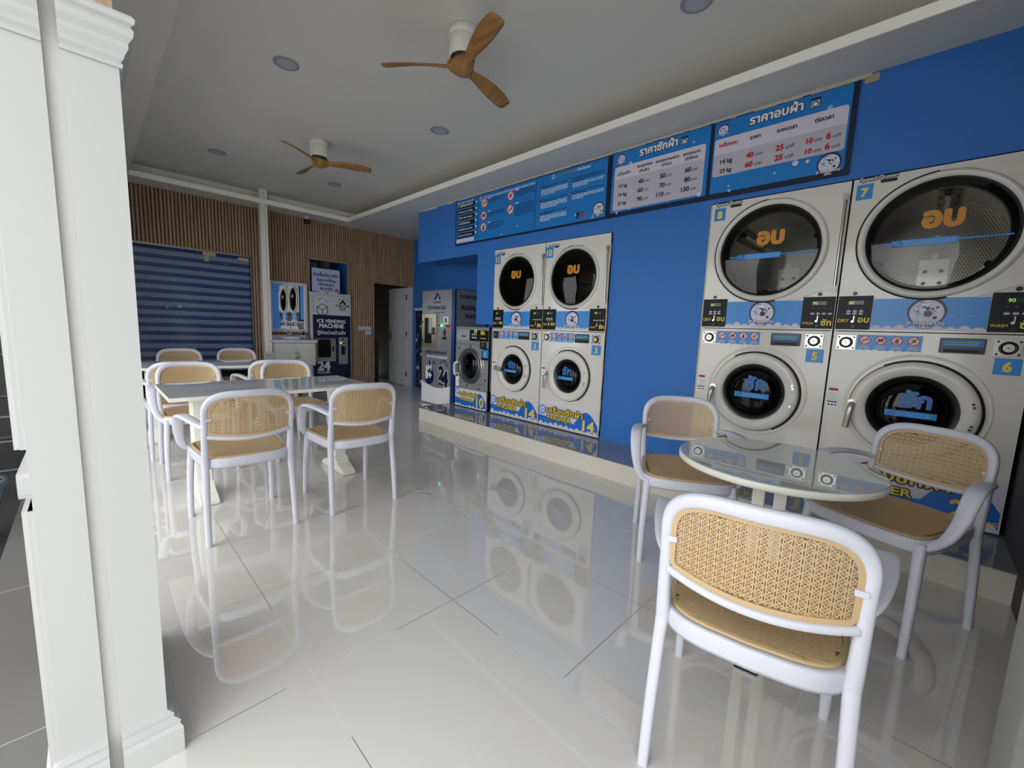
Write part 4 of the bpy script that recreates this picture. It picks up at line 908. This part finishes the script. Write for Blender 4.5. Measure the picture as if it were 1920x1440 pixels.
# safety and disclaimer board
X0, Z0 = -4.585, 2.275
t = board(X0, -2.278, Z0, 2.835, 'long blue safety instruction board, farthest of the three boards', 'instruction_board')
for xa, xb in ((.02, .435), (.445, 1.40), (1.408, 2.29)):
    b = MB(); b.box(xa, xb, -.003, 0, .018, .55, SIGNB); b.build('panel', t)
b = MB(); b.box(.03, .38, -.004, -.003, .03, .075, LAV)
b.build('panel_foot', t)
b = MB()
for i in range(6):
    z = .095 + i * .0725
    b.rect(.035, .395, z - .005, z + .05, -.0045, -.003, BLACK, .022)
b.build('black_tab', t)
b = MB()
tabs = ['6. Help Door Wrap Dryer', '5. ชำระเงิน Insert Coin', '4. เลือกโปรแกรม', '3. ใส่น้ำยา Add Detergent', '2. ปิดประตู Close Tightly', '1. ใส่ผ้าลงเครื่อง']
for i, s_ in enumerate(tabs): b = MB(); b.text(s_, .055, .30 if len(s_) < 16 else .35, .108 + i * .0725, WHITE, y=-.0055, bold=.02); b.build('tab_lettering', t)
b = MB()
b.text('วิธีใช้งาน WORKING GUIDE', .13, .36, .515, WHITE, y=-.004, bold=.02); b.build('heading', t); b = MB()
b.text('คำแนะนำด้านความปลอดภัย IMPORTANT SAFETY INSTRUCTIONS', .56, 1.39, .497, WHITE, y=-.004, bold=.02); b.build('heading', t); b = MB()
b.text('ข้อความสงวนสิทธิ์', 1.69, 1.93, .505, DNAVY, y=-.004, bold=.02, outline=(WHITE, .03)); b.text('Disclaimer', 1.945, 2.10, .505, WHITE, y=-.004, bold=.03); b.build('heading', t)
b = MB()
for i in range(6): b.disc(.415, .125 + i * .0725, .014, -.0045, -.003, WHITE, 12)
for x_, z_ in ((.07, .52), (.5, .505), (1.64, .513)): b.disc(x_, z_, .022, -.0045, -.003, LAV, 16); b.disc(x_, z_, .014, -.005, -.0045, SIGNB, 12)
for x_, z_ in ((1.44, .43), (1.44, .29), (1.44, .16), (1.855, .435), (1.855, .30)): b.rect(x_ - .014, x_ + .014, z_ - .014, z_ + .014, -.0045, -.003, DNAVY, .004); b.rect(x_ - .007, x_ + .007, z_ - .007, z_ + .007, -.005, -.0045, LAV)
b.build('bullet', t)
b = MB()
for k, (x_, z_) in enumerate(((.565, .445), (.56, .30), (.56, .165), (1.02, .445), (1.02, .295))): prohibit(b, x_, z_, .055, -.003, k)
b.build('warning_symbol', t)
b = MB(); rnd = random.Random(11)                                     # small print, unreadable in the photo: rows of short strokes
def para(x0, x1, z, n, m, dz=.0155, b=None):
    b = MB()
    for r_ in range(n):
        x = x0; end = x1 if r_ < n - 1 else x0 + (x1 - x0) * rnd.uniform(.3, .8)
        while x < end - .01:
            l = min(rnd.uniform(.012, .05), end - x); b.box(x, x + l, -.0036, -.003, z - r_ * dz, z - r_ * dz + .0065, m); x += l + .006
    b.build('paragraph', t)
b = MB()
for z_, n in ((.47, 4), (.32, 4), (.19, 5)): b.box(.64, .68, -.0036, -.003, z_ + .012, z_ + .022, WHITE); para(.64, .92, z_, n, DNAVY)
for z_, n in ((.475, 5), (.33, 9)): b.box(1.09, 1.15, -.0036, -.003, z_ + .012, z_ + .022, WHITE); para(1.09, 1.385, z_, n, DNAVY)
for x_, xe, z_, n in ((1.47, 1.83, .44, 2), (1.47, 1.83, .305, 2), (1.47, 1.83, .175, 2), (1.885, 2.26, .44, 3), (1.885, 2.26, .31, 2)):
    para(x_, xe, z_, n, DNAVY); para(x_ + .01, xe, z_ - .036 - (n - 2) * .0155, 4 if xe < 2 else 3, WHITE)
b.build('paragraph_tag', t)
b = MB(); b.rect(1.96, 1.99, .05, .10, -.0045, -.003, DNAVY); b.rect(2.02, 2.05, .05, .10, -.0045, -.003, RED); b.box(1.955, 2.055, -.0045, -.003, .10, .107, BLACK); b.build('cup_symbol', t)
b = MB(); badge(b, 2.215, .105, .062, -.003); b.build('round_badge', t)
b = MB(); bub(b, random.Random(8), 2.2, .2, 12); b.build('bubble_print', t)

# ------------------------------------------------------------------ ceiling fans and downlights
def fan(x, y, th, label):
    t = thing('ceiling_fan', label, 'ceiling fan', (x, y, ZC), 0, 'ceiling fans')
    b = MB(); b.zlathe([(0, 0), (.088, 0), (.088, -.052), (.0865, -.0535), (.088, -.055), (.086, -.15), (.082, -.165), (0, -.165)], 0, 0, TEDGE, 32); b.build('motor_housing', t)
    b = MB(); b.zlathe([(.075, -.165), (.075, -.185), (0, -.185)], 0, 0, BLACK, 28); b.build('rotor_collar', t)
    b = MB(); n = 48; vs = [(0, 0, -.262)]
    for k, (s_, z) in enumerate(((.5, -.258), (.85, -.235), (1., -.21), (.95, -.185), (.6, -.18))):
        for i in range(n):
            a = 2 * pi * i / n; r = (.075 + .025 * (max(0, cos(3 * (a - th))) ** 2)) * s_; vs.append((r * cos(a), r * sin(a), z))
    f = [(0, 1 + (i + 1) % n, 1 + i) for i in range(n)] + [(1 + k * n + i, 1 + k * n + (i + 1) % n, 1 + (k + 1) * n + (i + 1) % n, 1 + (k + 1) * n + i) for k in range(4) for i in range(n)]
    b.add(vs, f, FANW, True); b.build('hub', t)
    for k in range(3):
        a = th + k * 2 * pi / 3; b = MB(); vs = []; S = 16; q = 10
        for i in range(S + 1):
            u = i / S; r = .055 + .455 * u; wd = .050 + .066 * sin(min(1, u * 1.25) * pi / 2) ** 1.5 - .022 * u ** 3; tw = -radians(34 - 20 * u); th_ = .022 - .014 * u; zc = -.215 + .012 * sin(u * pi)
            if i == S: wd *= .8
            for j in range(q):
                c, s_ = cos(2 * pi * j / q), sin(2 * pi * j / q); px = c * wd / 2 + .012 * u; pz = s_ * th_ / 2
                yy, zz = px * cos(tw) - pz * sin(tw), px * sin(tw) + pz * cos(tw)
                vs.append((r * cos(a) - yy * sin(a), r * sin(a) + yy * cos(a), zc + zz))
        f = [(i * q + j, i * q + (j + 1) % q, (i + 1) * q + (j + 1) % q, (i + 1) * q + j) for i in range(S) for j in range(q)] + [tuple(range(q - 1, -1, -1)), tuple(S * q + j for j in range(q))]
        b.add(vs, f, FANW, True); b.build('blade', t)
fan(-2.30, 1.78, radians(-138), 'wooden three-blade fan on white mount, nearer of two')
fan(-4.69, 1.80, radians(-59), 'wooden three-blade fan on white mount, farther of two')
DLR = mat('downlight_rim', '9b9ba3', rough=.5); DLD = mat('downlight_diffuser', 'b9bac6', rough=.5)
for x, y, lab in ((-3.54, 1.137, 'nearest round downlight on the entrance side of the ceiling'), (-5.90, 1.147, 'farther round downlight on the entrance side of the ceiling'), (-5.92, 2.465, 'round downlight beyond the farther fan near the soffit corner'), (-3.53, 2.475, 'round downlight between the two fans on the machine side'), (-1.14, 2.51, 'round downlight cut by the top edge of the photo')):
    t = thing('downlight', lab, 'ceiling light', (x, y, ZC), 0, 'ceiling downlights')
    b = MB(); b.zlathe([(.085, 0), (.085, -.006), (.066, -.008), (.064, -.003)], 0, 0, DLR, 32); b.build('rim', t)
    b = MB(); b.zlathe([(.066, -.004), (0, -.005)], 0, 0, DLD, 32); b.build('diffuser', t)

# ------------------------------------------------------------------ tables
def pedestal(t, x, y, zt, wide):
    b = MB(); b.box(x - .05, x + .05, y - .045, y + .045, .09, zt, TEDGE); b.box(x - .038, x + .038, y - .052, y + .052, .16, zt - .06, TEDGE)
    b.prism([(x - .05, zt), (x + .05, zt), (x + .05, zt - .05), (x - .05, zt - .05)], y - .05, y + .05, TEDGE)
    b.zprism([(x - .09, y - .06), (x + .09, y - .06), (x + .09, y + .06), (x - .09, y + .06)], zt - .025, zt, TEDGE); b.build('column', t, bevel=.004)
    b = MB(); L = wide / 2
    b.prism([(x - L, 0.004), (x - L, .025), (x - L + .05, .055), (x - .10, .075), (x - .06, .12), (x + .06, .12), (x + .10, .075), (x + L - .05, .055), (x + L, .025), (x + L, .004)], y - .05, y + .05, TEDGE); b.build('foot', t, bevel=.003)
def rect_table(x0, x1, y0, y1, label):
    t = thing('dining_table', label, 'table', ((x0 + x1) / 2, (y0 + y1) / 2, 0), 0, 'rectangular pedestal tables')
    hx, hy = (x1 - x0) / 2, (y1 - y0) / 2
    b = MB(); b.box(-hx, hx, -hy, hy, .716, .738, TEDGE); b.box(-hx + .0015, hx - .0015, -hy + .0015, hy - .0015, .738, .7405, STONE); b.build('tabletop', t)
    for y in (-hy + .19, hy - .15): pedestal(t, 0, y, .716, .43)
    return t
rect_table(-3.735, -3.035, .30, 1.555, 'long white pedestal table in front, ringed by four armchairs')
rect_table(-5.66, -4.96, .22, 1.50, 'long white pedestal table farther back by the striped tarp')
t = thing('round_table', 'round white pedestal table in front of the large washers', 'table', (-.372, 1.845, 0))
b = MB(); R = .342; b.zlathe([(0, .714), (R - .006, .714), (R, .718), (R, .734), (R - .003, .738)], 0, 0, TEDGE, 96); b.zlathe([(R - .003, .738), (R - .006, .7405), (0, .7405)], 0, 0, STONE, 96, False); b.build('tabletop', t)
a = radians(9)
for s_ in (-1, 1):
    b = MB(); cx_ = s_ * .036 * cos(a); cy_ = s_ * .036 * sin(a)
    b.zprism([(cx_ + dx * cos(a) - dy * sin(a), cy_ + dx * sin(a) + dy * cos(a)) for dx, dy in ((-.021, -.03), (.021, -.03), (.021, .03), (-.021, .03))], .06, .714, TEDGE); b.build('post', t, bevel=.003)
for k, (an) in enumerate((a + pi / 2, a)):
    b = MB(); L = .235; q = MB(); q.prism([(-L, .006), (-L, .022), (-L + .06, .045), (-.06, .065), (.06, .065), (L - .06, .045), (L, .022), (L, .006)], -.035, .035, TEDGE)
    if k: q.v = [(v[0], v[1], v[2] - .0005) for v in q.v]
    q.box(-L - .004, L + .004, -.038, .038, 0, .006, BLACKM)
    b.add([(v[0] * cos(an) - v[1] * sin(an), v[0] * sin(an) + v[1] * cos(an), v[2]) for v in q.v], q.f, TEDGE); b.m = list(q.m); b.mats = list(q.mats); b.build('foot', t)
b = MB(); b.zlathe([(.14, .700), (.14, .714), (0, .714)], 0, 0, TEDGE, 32); b.build('mounting_plate', t)

# ------------------------------------------------------------------ armchair with woven tan panels (faces +y)
def zt_out(x, a, z0, h, n=4.4): return z0 + h * max(0, 1 - abs(x / a) ** n) ** (1 / 2.25)
def yb(x, z): return -(.205 + .125 * (z - .44)) - .042 * (1 - min(1, (x / .205) ** 2))
def make_chair():
    t = thing('armchair', '', 'chair')
    # legs
    for s in (-1, 1):
        b = MB(); P = smooth_path([(s * .215, -.247, 0), (s * .212, -.230, .2), (s * .206, -.2045, .44)], 6); b.tube(P, .035, .034, (1, 0, 0), WHITEP, 12, 2.7, tap=[(.84 + .16 * i / (len(P) - 1),) * 2 for i in range(len(P))]); b.build('leg', t)
        b = MB(); P = smooth_path([(s * .222, .243, 0), (s * .219, .230, .22), (s * .207, .203, .45)], 6); b.tube(P, .036, .034, (1, 0, 0), WHITEP, 12, 2.6, tap=[(.80 + .30 * i / (len(P) - 1),) * 2 for i in range(len(P))]); b.build('leg', t)
    # back frame: one bow from post to post, plus lower rail
    b = MB(); pts = []; A, Z0, Hh = .206, .705, .111
    pts += [(-.206, yb(-.206, z), z) for z in (.425, .48, .54, .60, .66)]
    for i in range(41):
        ph = pi - pi * i / 40; c, s_ = cos(ph), sin(ph); x = A * math.copysign(abs(c) ** (2 / 4.4), c); z = Z0 + Hh * abs(s_) ** (2 / 2.25); pts.append((x, yb(x, z), z))
    pts += [(.206, yb(.206, z), z) for z in (.66, .60, .54, .48, .425)]
    def sd(i, p, T): return Vector((0, 1, .12))
    L = len(pts); b.tube(pts, .034, .042, sd, WHITEP, 12, 2.7, tap=[(1 - .12 * max(0, min(1, (q[2] - .5) / .15)), (.83 - .12 * max(0, min(1, (q[2] - .5) / .15))) + .20 * max(0, min(1, (q[2] - .70) / .10))) for q in pts])
    b.tube([(x, yb(x, .59) - .004, .592 - .022 * (1 - (x / .2) ** 2)) for x in [-.195 + .39 * i / 20 for i in range(21)]], .024, .022, lambda i, p, T: Vector((0, 1, 0)), WHITEP, 10, 3.)
    for s in (-1, 1): b.box(s * .190 - .012, s * .190 + .012, yb(.19, .69) - .012, yb(.19, .69) + .006, .676, .690, WHITEP)
    b.build('back_frame', t)
    # back panel
    b = MB(); a, z0, hh = .194, .705, .096; zb = lambda x: .602 - .022 * (1 - (x / .193) ** 2)
    out = []
    for i in range(33):
        ph = pi * i / 32; c, s_ = cos(ph), sin(ph); out.append((a * math.copysign(abs(c) ** (2 / 4.4), c), z0 + hh * abs(s_) ** (2 / 2.25)))
    out += [(-a, z0 - .05), (-a, zb(-a) + .012), (-a + .01, zb(-a + .01) + .001)] + [(x, zb(x)) for x in [-.16 + .32 * i / 12 for i in range(13)]] + [(a - .01, zb(a - .01) + .001), (a, zb(a) + .012), (a, z0 - .05)]
    cxm, czm = 0, .68
    ins = []
    n = len(out)
    for i in range(n):
        p0, p1, p2 = Vector(out[i - 1]), Vector(out[i]), Vector(out[(i + 1) % n]); d = (p2 - p0).normalized(); nn = Vector((-d.y, d.x)); ins.append(tuple(p1 + nn * .013))
    vs = []
    for (x, z), (xi, zi) in zip(out, ins):
        vs += [(x, yb(x, z) - .007, z), (xi, yb(xi, zi) - .005, zi), (xi, yb(xi, zi) + .006, zi), (x, yb(x, z) + .007, z)]
    b.add(vs, [(i * 4 + k, ((i + 1) % n) * 4 + k, ((i + 1) % n) * 4 + (k + 1) % 4, i * 4 + (k + 1) % 4) for i in range(n) for k in range(4)], CANE)
    def inside(x, z): return abs(x) < a - .010 and zb(x) + .010 < z < zt_out(x, a - .010, z0, hh - .010)
    PX_, PZ_ = .0208, .0192
    def strip(pt, dirv, w, lo, hi, th=.0014, off=0., step=.010, surf=None, ins_=None, m=CANE):
        """flat ribbon following the curved panel, clipped to its outline"""
        ins_ = ins_ or inside; k = int((hi - lo) / step) + 1; run = []; nx, nz = -dirv[1], dirv[0]
        def flush():
            if len(run) > 1:
                vs = []
                for x, z in run:
                    for sgn in (-1, 1):
                        xx, zz = x + nx * w / 2 * sgn, z + nz * w / 2 * sgn
                        vs += [surf(xx, zz, -th + off), surf(xx, zz, th + off)]
                f = []
                for i in range(len(run) - 1):
                    p, q = i * 4, i * 4 + 4
                    f += [(p, q, q + 2, p + 2), (p + 1, p + 3, q + 3, q + 1), (p, p + 1, q + 1, q), (p + 2, q + 2, q + 3, p + 3)]
                b.add(vs, f, m, False)
            run.clear()
        for i in range(k + 1):
            s_ = lo + (hi - lo) * i / k; x, z = pt[0] + dirv[0] * s_, pt[1] + dirv[1] * s_
            if ins_(x, z): run.append((x, z))
            else: flush()
        flush()
    sf = lambda x, z, o: (x, yb(x, z) + o, z)
    for i in range(-9, 10):
        for d in (-.0027, .0027): strip((i * PX_ + d, 0), (0, 1), .0030, .56, .80, surf=sf, off=-.0006)
    for j in range(-1, 14):
        for d in (-.0022, .0022): strip((0, .565 + j * PZ_ + d), (1, 0), .0028, -.19, .19, surf=sf, off=.0008)
    L = math.hypot(PX_, PZ_); dx, dz = PX_ / L, PZ_ / L
    for i in range(-22, 23):
        strip((i * PX_, .565), (dx, dz), .0030, -.1, .5, surf=sf, off=.0002); strip((i * PX_, .565), (-dx, dz), .0030, -.1, .5, surf=sf, off=-.0001)
    b.build('back_panel', t, label='woven tan cane backrest panel')
    # seat outline
    so = []
    def se(a_, b_, n_, cy, k):
        p = []
        for i in range(56):
            ph = 2 * pi * i / 56; c, s_ = cos(ph), sin(ph); y = cy + b_ * math.copysign(abs(s_) ** (2 / n_), s_); x = a_ * math.copysign(abs(c) ** (2 / n_), c) * (1 + k * (y - cy) / b_); p.append((x, y))
        return p
    o1 = se(.228, .232, 5.5, .004, .06); o2 = se(.212, .214, 5.5, .004, .06); zc = lambda x, y: .470 - .012 * (1 - (x / .23) ** 2) * (1 - min(1, (y / .24) ** 2)) - .02 * max(0, y - .16) ** 1.2
    def bow(x, y): return y - .028 * (1 - (x / .22) ** 2) * max(0, (-y / .22)) + .015 * (1 - (x / .22) ** 2) * max(0, y / .22)
    b = MB(); n = len(o1); vs = []
    for (x, y), (xi, yi) in zip(o1, o2):
        yo, yi2 = bow(x, y), bow(xi, yi); zz = zc(x, y)
        vs += [(x * .985, yo * .985, .412), (x, yo, .424), (x, yo, zz - .012), (x * .992, yo * .992, zz - .002), (xi, yi2, zz - .003), (xi, yi2, .42)]
    b.add(vs, [(i * 6 + k, ((i + 1) % n) * 6 + k, ((i + 1) % n) * 6 + (k + 1) % 6, i * 6 + (k + 1) % 6) for i in range(n) for k in range(6)], WHITEP, True); b.build('seat_frame', t)
    b = MB(); o3 = se(.213, .215, 5.5, .004, .06); rings = []
    for sc, dz in ((1., -.006), (1., .003), (.985, .005), (.945, .005), (.94, .002), (.7, .002), (.4, .002), (.1, .002)):
        rings.append([(x * sc, bow(x, y) * sc, zc(x * sc, y * sc) + dz) for x, y in o3])
    n = len(o3); vs = [v for r in rings for v in r]
    b.add(vs, [(k * n + i, k * n + (i + 1) % n, (k + 1) * n + (i + 1) % n, (k + 1) * n + i) for k in range(3) for i in range(n)], CANE, True)
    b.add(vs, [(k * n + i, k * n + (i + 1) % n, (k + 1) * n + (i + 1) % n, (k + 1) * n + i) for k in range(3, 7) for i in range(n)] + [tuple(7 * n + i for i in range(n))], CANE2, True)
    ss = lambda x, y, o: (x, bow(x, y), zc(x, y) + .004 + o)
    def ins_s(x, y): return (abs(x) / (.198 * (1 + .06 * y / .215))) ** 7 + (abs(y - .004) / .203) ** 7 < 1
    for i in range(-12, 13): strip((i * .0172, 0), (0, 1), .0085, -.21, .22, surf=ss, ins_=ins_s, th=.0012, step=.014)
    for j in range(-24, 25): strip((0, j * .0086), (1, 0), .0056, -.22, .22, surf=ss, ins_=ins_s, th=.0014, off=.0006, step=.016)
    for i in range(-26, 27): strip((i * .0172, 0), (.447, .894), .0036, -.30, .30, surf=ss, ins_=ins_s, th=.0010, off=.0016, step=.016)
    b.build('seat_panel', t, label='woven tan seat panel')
    # arms
    for s in (-1, 1):
        b = MB(); P = smooth_path([(s * .205, -.228, .640), (s * .222, -.19, .652), (s * .246, -.10, .668), (s * .264, .0, .672), (s * .272, .055, .658), (s * .274, .088, .615), (s * .270, .115, .55), (s * .256, .150, .485), (s * .232, .182, .452), (s * .206, .200, .440)], 5)
        L = len(P); b.tube(P, .050, .020, lambda i, p, T: Vector((1, -.25 * s * (1 if i < L * .35 else .0), 0)), WHITEP, 12, 2.6, tap=[(.75 + .45 * sin(min(1, i / L * 1.25) * pi), 1.1) for i in range(L)]); b.build('armrest', t)
    return t
CH = [((-2.825, .596), 90, 'white armchair with tan woven back, near left corner of the front table'),
      ((-2.782, 1.236), 88.5, 'white armchair with tan woven back, near right side of the front table'),
      ((-4.11, .575), -90, 'white armchair across the front table, facing the camera at its left end'),
      ((-4.10, 1.315), -91, 'white armchair across the front table, facing the camera at its right end'),
      ((-4.735, .53), 90, 'white armchair backing onto the left one across the front table, mostly hidden'),
      ((-4.735, 1.255), 90, 'white armchair backing onto the right one across the front table, mostly hidden'),
      ((-6.13, .76), -90, 'white armchair at the back table, left one against the striped tarp'),
      ((-6.13, 1.35), -90, 'white armchair at the back table, right one beside the square post'),
      ((-.272, 1.312), 11.0, 'white armchair with tan woven back seen from behind, closest to the camera'),
      ((-.902, 2.325), 211.4, 'white armchair in front of the bare blue wall, left of the round table'),
      ((-.036, 2.455), 155.8, 'shaded white armchair at the dark right wall, by the round table')]
proto = make_chair()
for i, ((x, y), rz, lab) in enumerate(CH):
    c = proto if i == 0 else dup(proto)
    c.location = (x, y, 0); c.rotation_euler = (0, 0, radians(rz)); c['label'] = lab; c['group'] = 'tan and white armchairs'

b = MB(); b.box(-9, 2.2, -.75, -.3, 2.75, 2.9, mat('sky_blocker_grey', 'b9b7b3', rough=.8))  # unseen slab added to cut high sky light at the entrance
struct(b.build('ceiling_sky_blocker'), 'unseen canopy added outside to block high sky light', 'canopy')
# ------------------------------------------------------------------ floor litter and things outside on the left
b = MB(); b.add([(-2.62, 1.62, .001), (-2.50, 1.60, .012), (-2.43, 1.66, .016), (-2.56, 1.66, .002), (-2.50, 1.605, .010), (-2.43, 1.665, .014)], [(0, 1, 2, 3), (0, 3, 5, 4)], mat('scrap_paper', 'e6dcd2', rough=.7))
tagm(b.build('paper_scrap'), 'small torn paper scrap lying on the floor tiles', 'paper scrap')
OUTD = mat('outside_dark', '2a2728', rough=.7)
b = MB(); b.box(-5.2, -5.1, -3.5, -.40, -.1, 3.0, OUTD)
for k in range(8): b.box(-5.1, -5.085, -3.5, -.40, .2 + k * .33, .215 + k * .33, mat('outside_seam', '4a4748', rough=.6))
struct(b.build('wall_outside'), 'dark panelled wall outside at the far left', 'wall')
t = thing('plastic_basket', 'dark plastic laundry basket outside at the far left edge', 'basket', (-3.62, -.62, -.1))
BK = mat('basket_teal', '2a3d44', rough=.5)
for nm, z0, z1, r0, r1 in (('basket_body', 0, .34, .17, .23),):
    b = MB()
    for i in range(28):
        a0 = 2 * pi * i / 28; b.tube([(r0 * cos(a0), r0 * sin(a0), z0 + .01), (r1 * cos(a0), r1 * sin(a0), z1)], .016, .008, lambda q, p, T, a0=a0: Vector((-sin(a0), cos(a0), 0)), BK, 6)
    b.zlathe([(0, .0), (r0, 0), (r0 + .006, .02), (0, .02)], 0, 0, BK, 28); b.zlathe([(r0 + .04, .2), (r0 + .045, .21), (r0 + .04, .22)], 0, 0, BK, 28); b.build(nm, t)
b = MB(); b.zlathe([(.225, .325), (.245, .335), (.245, .355), (.225, .35)], 0, 0, mat('basket_rim', '4b5b60', rough=.5), 32); b.build('basket_rim', t)
t = thing('folded_rack', 'dark folded metal rack leaning outside behind the basket', 'rack', (-4.35, -.55, -.1))
b = MB()
for k in range(5): b.tube([(-.25, -.4 + .2 * k, 0), (.12, -.38 + .19 * k, .75 - .05 * k)], .03, .03, (0, 1, 0), OUTD, 8)
for z in (.2, .42, .6): b.tube([(-.15 + z * .35, -.5, z), (-.15 + z * .35, .5, z)], .025, .025, (0, 0, 1), mat('rack_bar', '55585a', rough=.4, metal=.6), 8)
b.build('bars', t)
